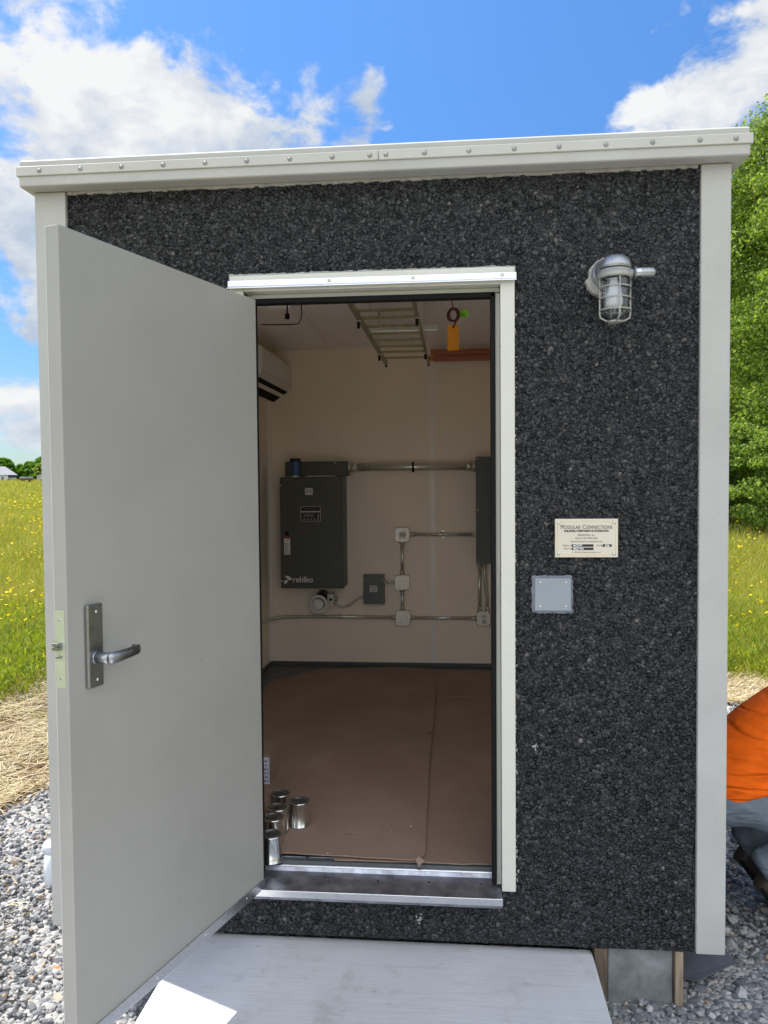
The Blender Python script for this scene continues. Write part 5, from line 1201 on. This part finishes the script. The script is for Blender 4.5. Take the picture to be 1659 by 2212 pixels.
ob3(MB(), h0, ax3, ay3, .1, Lh-.1, .1, 2.1, zz0-.12, zz0-.01).build('deck', 'bark', hw_)
for u in (.25*Lh, .75*Lh):
    c = h0+ax3*u; MB().cyl(c+Vector((0, 0, BZ+.2)), c+ay3*.25+Vector((0, 0, BZ+.2)), .25, n=14).build('wheel', 'black', hw_)
g0 = pd(C6(350, 0)[0], 125); g1 = pd(C6(440, 0)[0], 125); ax4 = (g1-g0).normalized(); ay4 = Vector((-ax4.y, ax4.x, 0)); Lc = (g1-g0).length
car = thing('parked_car', 'pale car parked in front of the grey shed', 'car', (g0.x, g0.y, BZ)); zc_ = zat(C6(0, 552)[1], 125)
ob3(MB(), g0, ax4, ay4, 0, Lc, 0, 1.8, BZ+.25, BZ+.8).build('body', 'barn_wall', car, bevel=.12)
ob3(MB(), g0, ax4, ay4, Lc*.25, Lc*.8, .12, 1.68, BZ+.81, BZ+1.25).build('cabin', 'barn_dark', car, bevel=.15)
for u in (.2*Lc, .8*Lc):
    for v in (-.02, 1.6): c = g0+ax4*u+ay4*v; MB().cyl(c+Vector((0, 0, BZ+.32)), c+ay4*.2+Vector((0, 0, BZ+.32)), .32, n=14).build('wheel', 'black', car)

# ---------------------------------------------------------------- person kneeling at the right
PYd = .62
def pp_(px, py, y=PYd): return at(px, py, 'y', y)
hip = pp_(1572, 1712); hip.y = PYd
person = thing('person', 'person in an orange shirt and blue jeans kneeling on the gravel by the right post', 'person', (hip.x, hip.y, GZ))
def remesh(o, vox=.010, it=6):
    r = o.modifiers.new('remesh', 'REMESH'); r.mode = 'VOXEL'; r.voxel_size = vox; r.use_smooth_shade = True
    s = o.modifiers.new('smooth', 'SMOOTH'); s.factor = .5; s.iterations = it; return o
hx, hz = hip.x, hip.z
def Q(dx, dy, z): return Vector((hx+dx, PYd+dy, z))
gnd = GZ+.01
ank = pp_(1636, 1836); toe = pp_(1704, 1966); ax0 = ank.x-hx; az0 = ank.z
chest = Q(.33, .0, hz+.36); neck = Q(.47, .0, hz+.47); head = Q(.60, 0, hz+.50)
knee = [Q(.50, -.12, gnd+.075), Q(.50, .14, gnd+.075)]
# body: one continuous surface of skin, mostly under the clothes
bd = MB()
bd.tube([Q(-.03, 0, hz), Q(.08, 0, hz+.13), Q(.20, 0, hz+.26), chest, neck], [(.13, .10), (.13, .10), (.14, .105), (.15, .11), (.055, .055)], 16, up=(0, 1, 0))
bd.tube([neck, head-Vector((.04, 0, .0))], .05, 12); bd.ball(head, (.095, .075, .11), 16, 12)
bd.ball(head+Vector((.095, 0, -.02)), (.018, .012, .02), 8, 6); bd.ball(head+Vector((.07, 0, -.07)), (.035, .04, .03), 8, 6)
for s_ in (-1, 1):
    bd.ball(head+Vector((0, s_*.076, -.01)), (.02, .01, .03), 8, 6)
    sh_ = Q(.36, s_*.18, hz+.38); el = Q(.52, s_*.22, hz+.14); wr = Q(.74, s_*.12, hz+.05)
    bd.tube([sh_, el, wr], [.048, .038, .027], 12)
    hd_ = wr+Vector((.05, 0, -.015)); bd.ball(hd_, (.048, .020+.015, .018), 12, 8)
    for k in range(4):
        f = wr+Vector((.085, (-.027+.018*k), -.015)); L1 = (.036, .042, .040, .030)[k]
        bd.tube([f, f+Vector((L1, 0, -.012)), f+Vector((L1+.012, 0, -.032)), f+Vector((L1+.004, 0, -.050))], [.0085, .008, .0075, .006], 8)
    th_ = wr+Vector((.03, -s_*.034, -.015)); bd.tube([th_, th_+Vector((.028, -s_*.016, -.015)), th_+Vector((.052, -s_*.008, -.030))], [.011, .0095, .007], 8)
for s_, kn in zip((-1, 1), knee):
    bd.tube([Q(-.04, s_*.09, hz), Q(.24, s_*.12, hz-.085), kn, Q(.34, s_*.125, gnd+.10), Q(ax0+.02, s_*.12, az0-.01)], [.07, .06, .045, .045, .035], 12)
remesh(bd.build('body', 'skin', person), .0055, 3)
hh_ = MB(); hh_.ball(head+Vector((-.02, 0, .03)), (.095, .083, .095), 16, 12); remesh(hh_.build('hair', 'hair', person), .008, 2)
st_ = MB()
st_.tube([Q(-.10, 0, hz+.00), Q(-.045, 0, hz+.06), Q(.03, 0, hz+.14), Q(.14, 0, hz+.24), Q(.26, 0, hz+.33), Q(.37, 0, hz+.42), Q(.43, 0, hz+.455)],
         [(.165, .135), (.172, .140), (.175, .145), (.18, .15), (.195, .145), (.17, .12), (.09, .08)], 24, up=(0, 1, 0))
for s_ in (-1, 1):
    st_.tube([Q(.33, s_*.12, hz+.38), Q(.38, s_*.19, hz+.36), Q(.46, s_*.215, hz+.24)], [.085, .075, .065], 14)
# hem hanging over the hip
st_.tube([Q(-.13, 0, hz-.01), Q(.02, 0, hz+.045), Q(.16, 0, hz+.085)], [(.17, .055), (.18, .055), (.16, .05)], 20, up=(0, 1, 0))
so_ = remesh(st_.build('shirt', 'shirt', person), .009, 5)
jn = MB()
jn.tube([Q(-.13, 0, hz+.02), Q(-.07, 0, hz+.0), Q(.03, 0, hz+.01)], [(.12, .085), (.165, .105), (.15, .10)], 20, up=(0, 1, 0))
for s_, kn in zip((-1, 1), knee):
    jn.tube([Q(-.07, s_*.085, hz-.01), Q(.06, s_*.10, hz-.012), Q(.24, s_*.12, hz-.085), kn+Vector((.015, 0, .01))], [.098, .086, .080, .068], 18)
    jn.tube([kn, Q(.34, s_*.125, gnd+.12), Q(ax0+.10, s_*.12, az0+.0), Q(ax0+.02, s_*.12, az0+.0), Q(ax0-.02, s_*.12, az0-.02), Q(ax0-.035, s_*.12, az0-.03)], [.070, .078, (.088, .085), (.088, .084), (.080, .074), (.062, .056)], 16, up=(0, 1, 0))
remesh(jn.build('jeans', 'jeans', person), .009, 4)
for s_ in (-1, 1):
    y = s_*.12; bt = MB()
    A = Q(ax0+.004, y, az0-.055); T = Vector((toe.x, PYd+y, GZ+.05))
    bt.tube([A+Vector((.02, 0, .02)), A+Vector((-.015, 0, -.02)), (A+T)/2+Vector((.0, 0, -.0)), T+Vector((.0, 0, .0)), T+Vector((.055, 0, -.012))], [(.042, .045), (.045, .054), (.046, .054), (.048, .046), (.040, .030)], 16, up=(0, 1, 0))
    bo = remesh(bt.build('boot', 'boot', person), .007, 3)
    so2 = MB(); dn_ = Vector((-.045, 0, -.012))
    so2.tube([A+dn_+Vector((.004, 0, -.018)), (A+T)/2+dn_+Vector((-.006, 0, 0)), T+dn_*.8+Vector((.005, 0, -.02)), T+Vector((.045, 0, -.04))], [(.040, .014), (.040, .013), (.044, .013), (.036, .010)], 14, up=(0, 1, 0))
    so2.build('sole', 'black', bo)
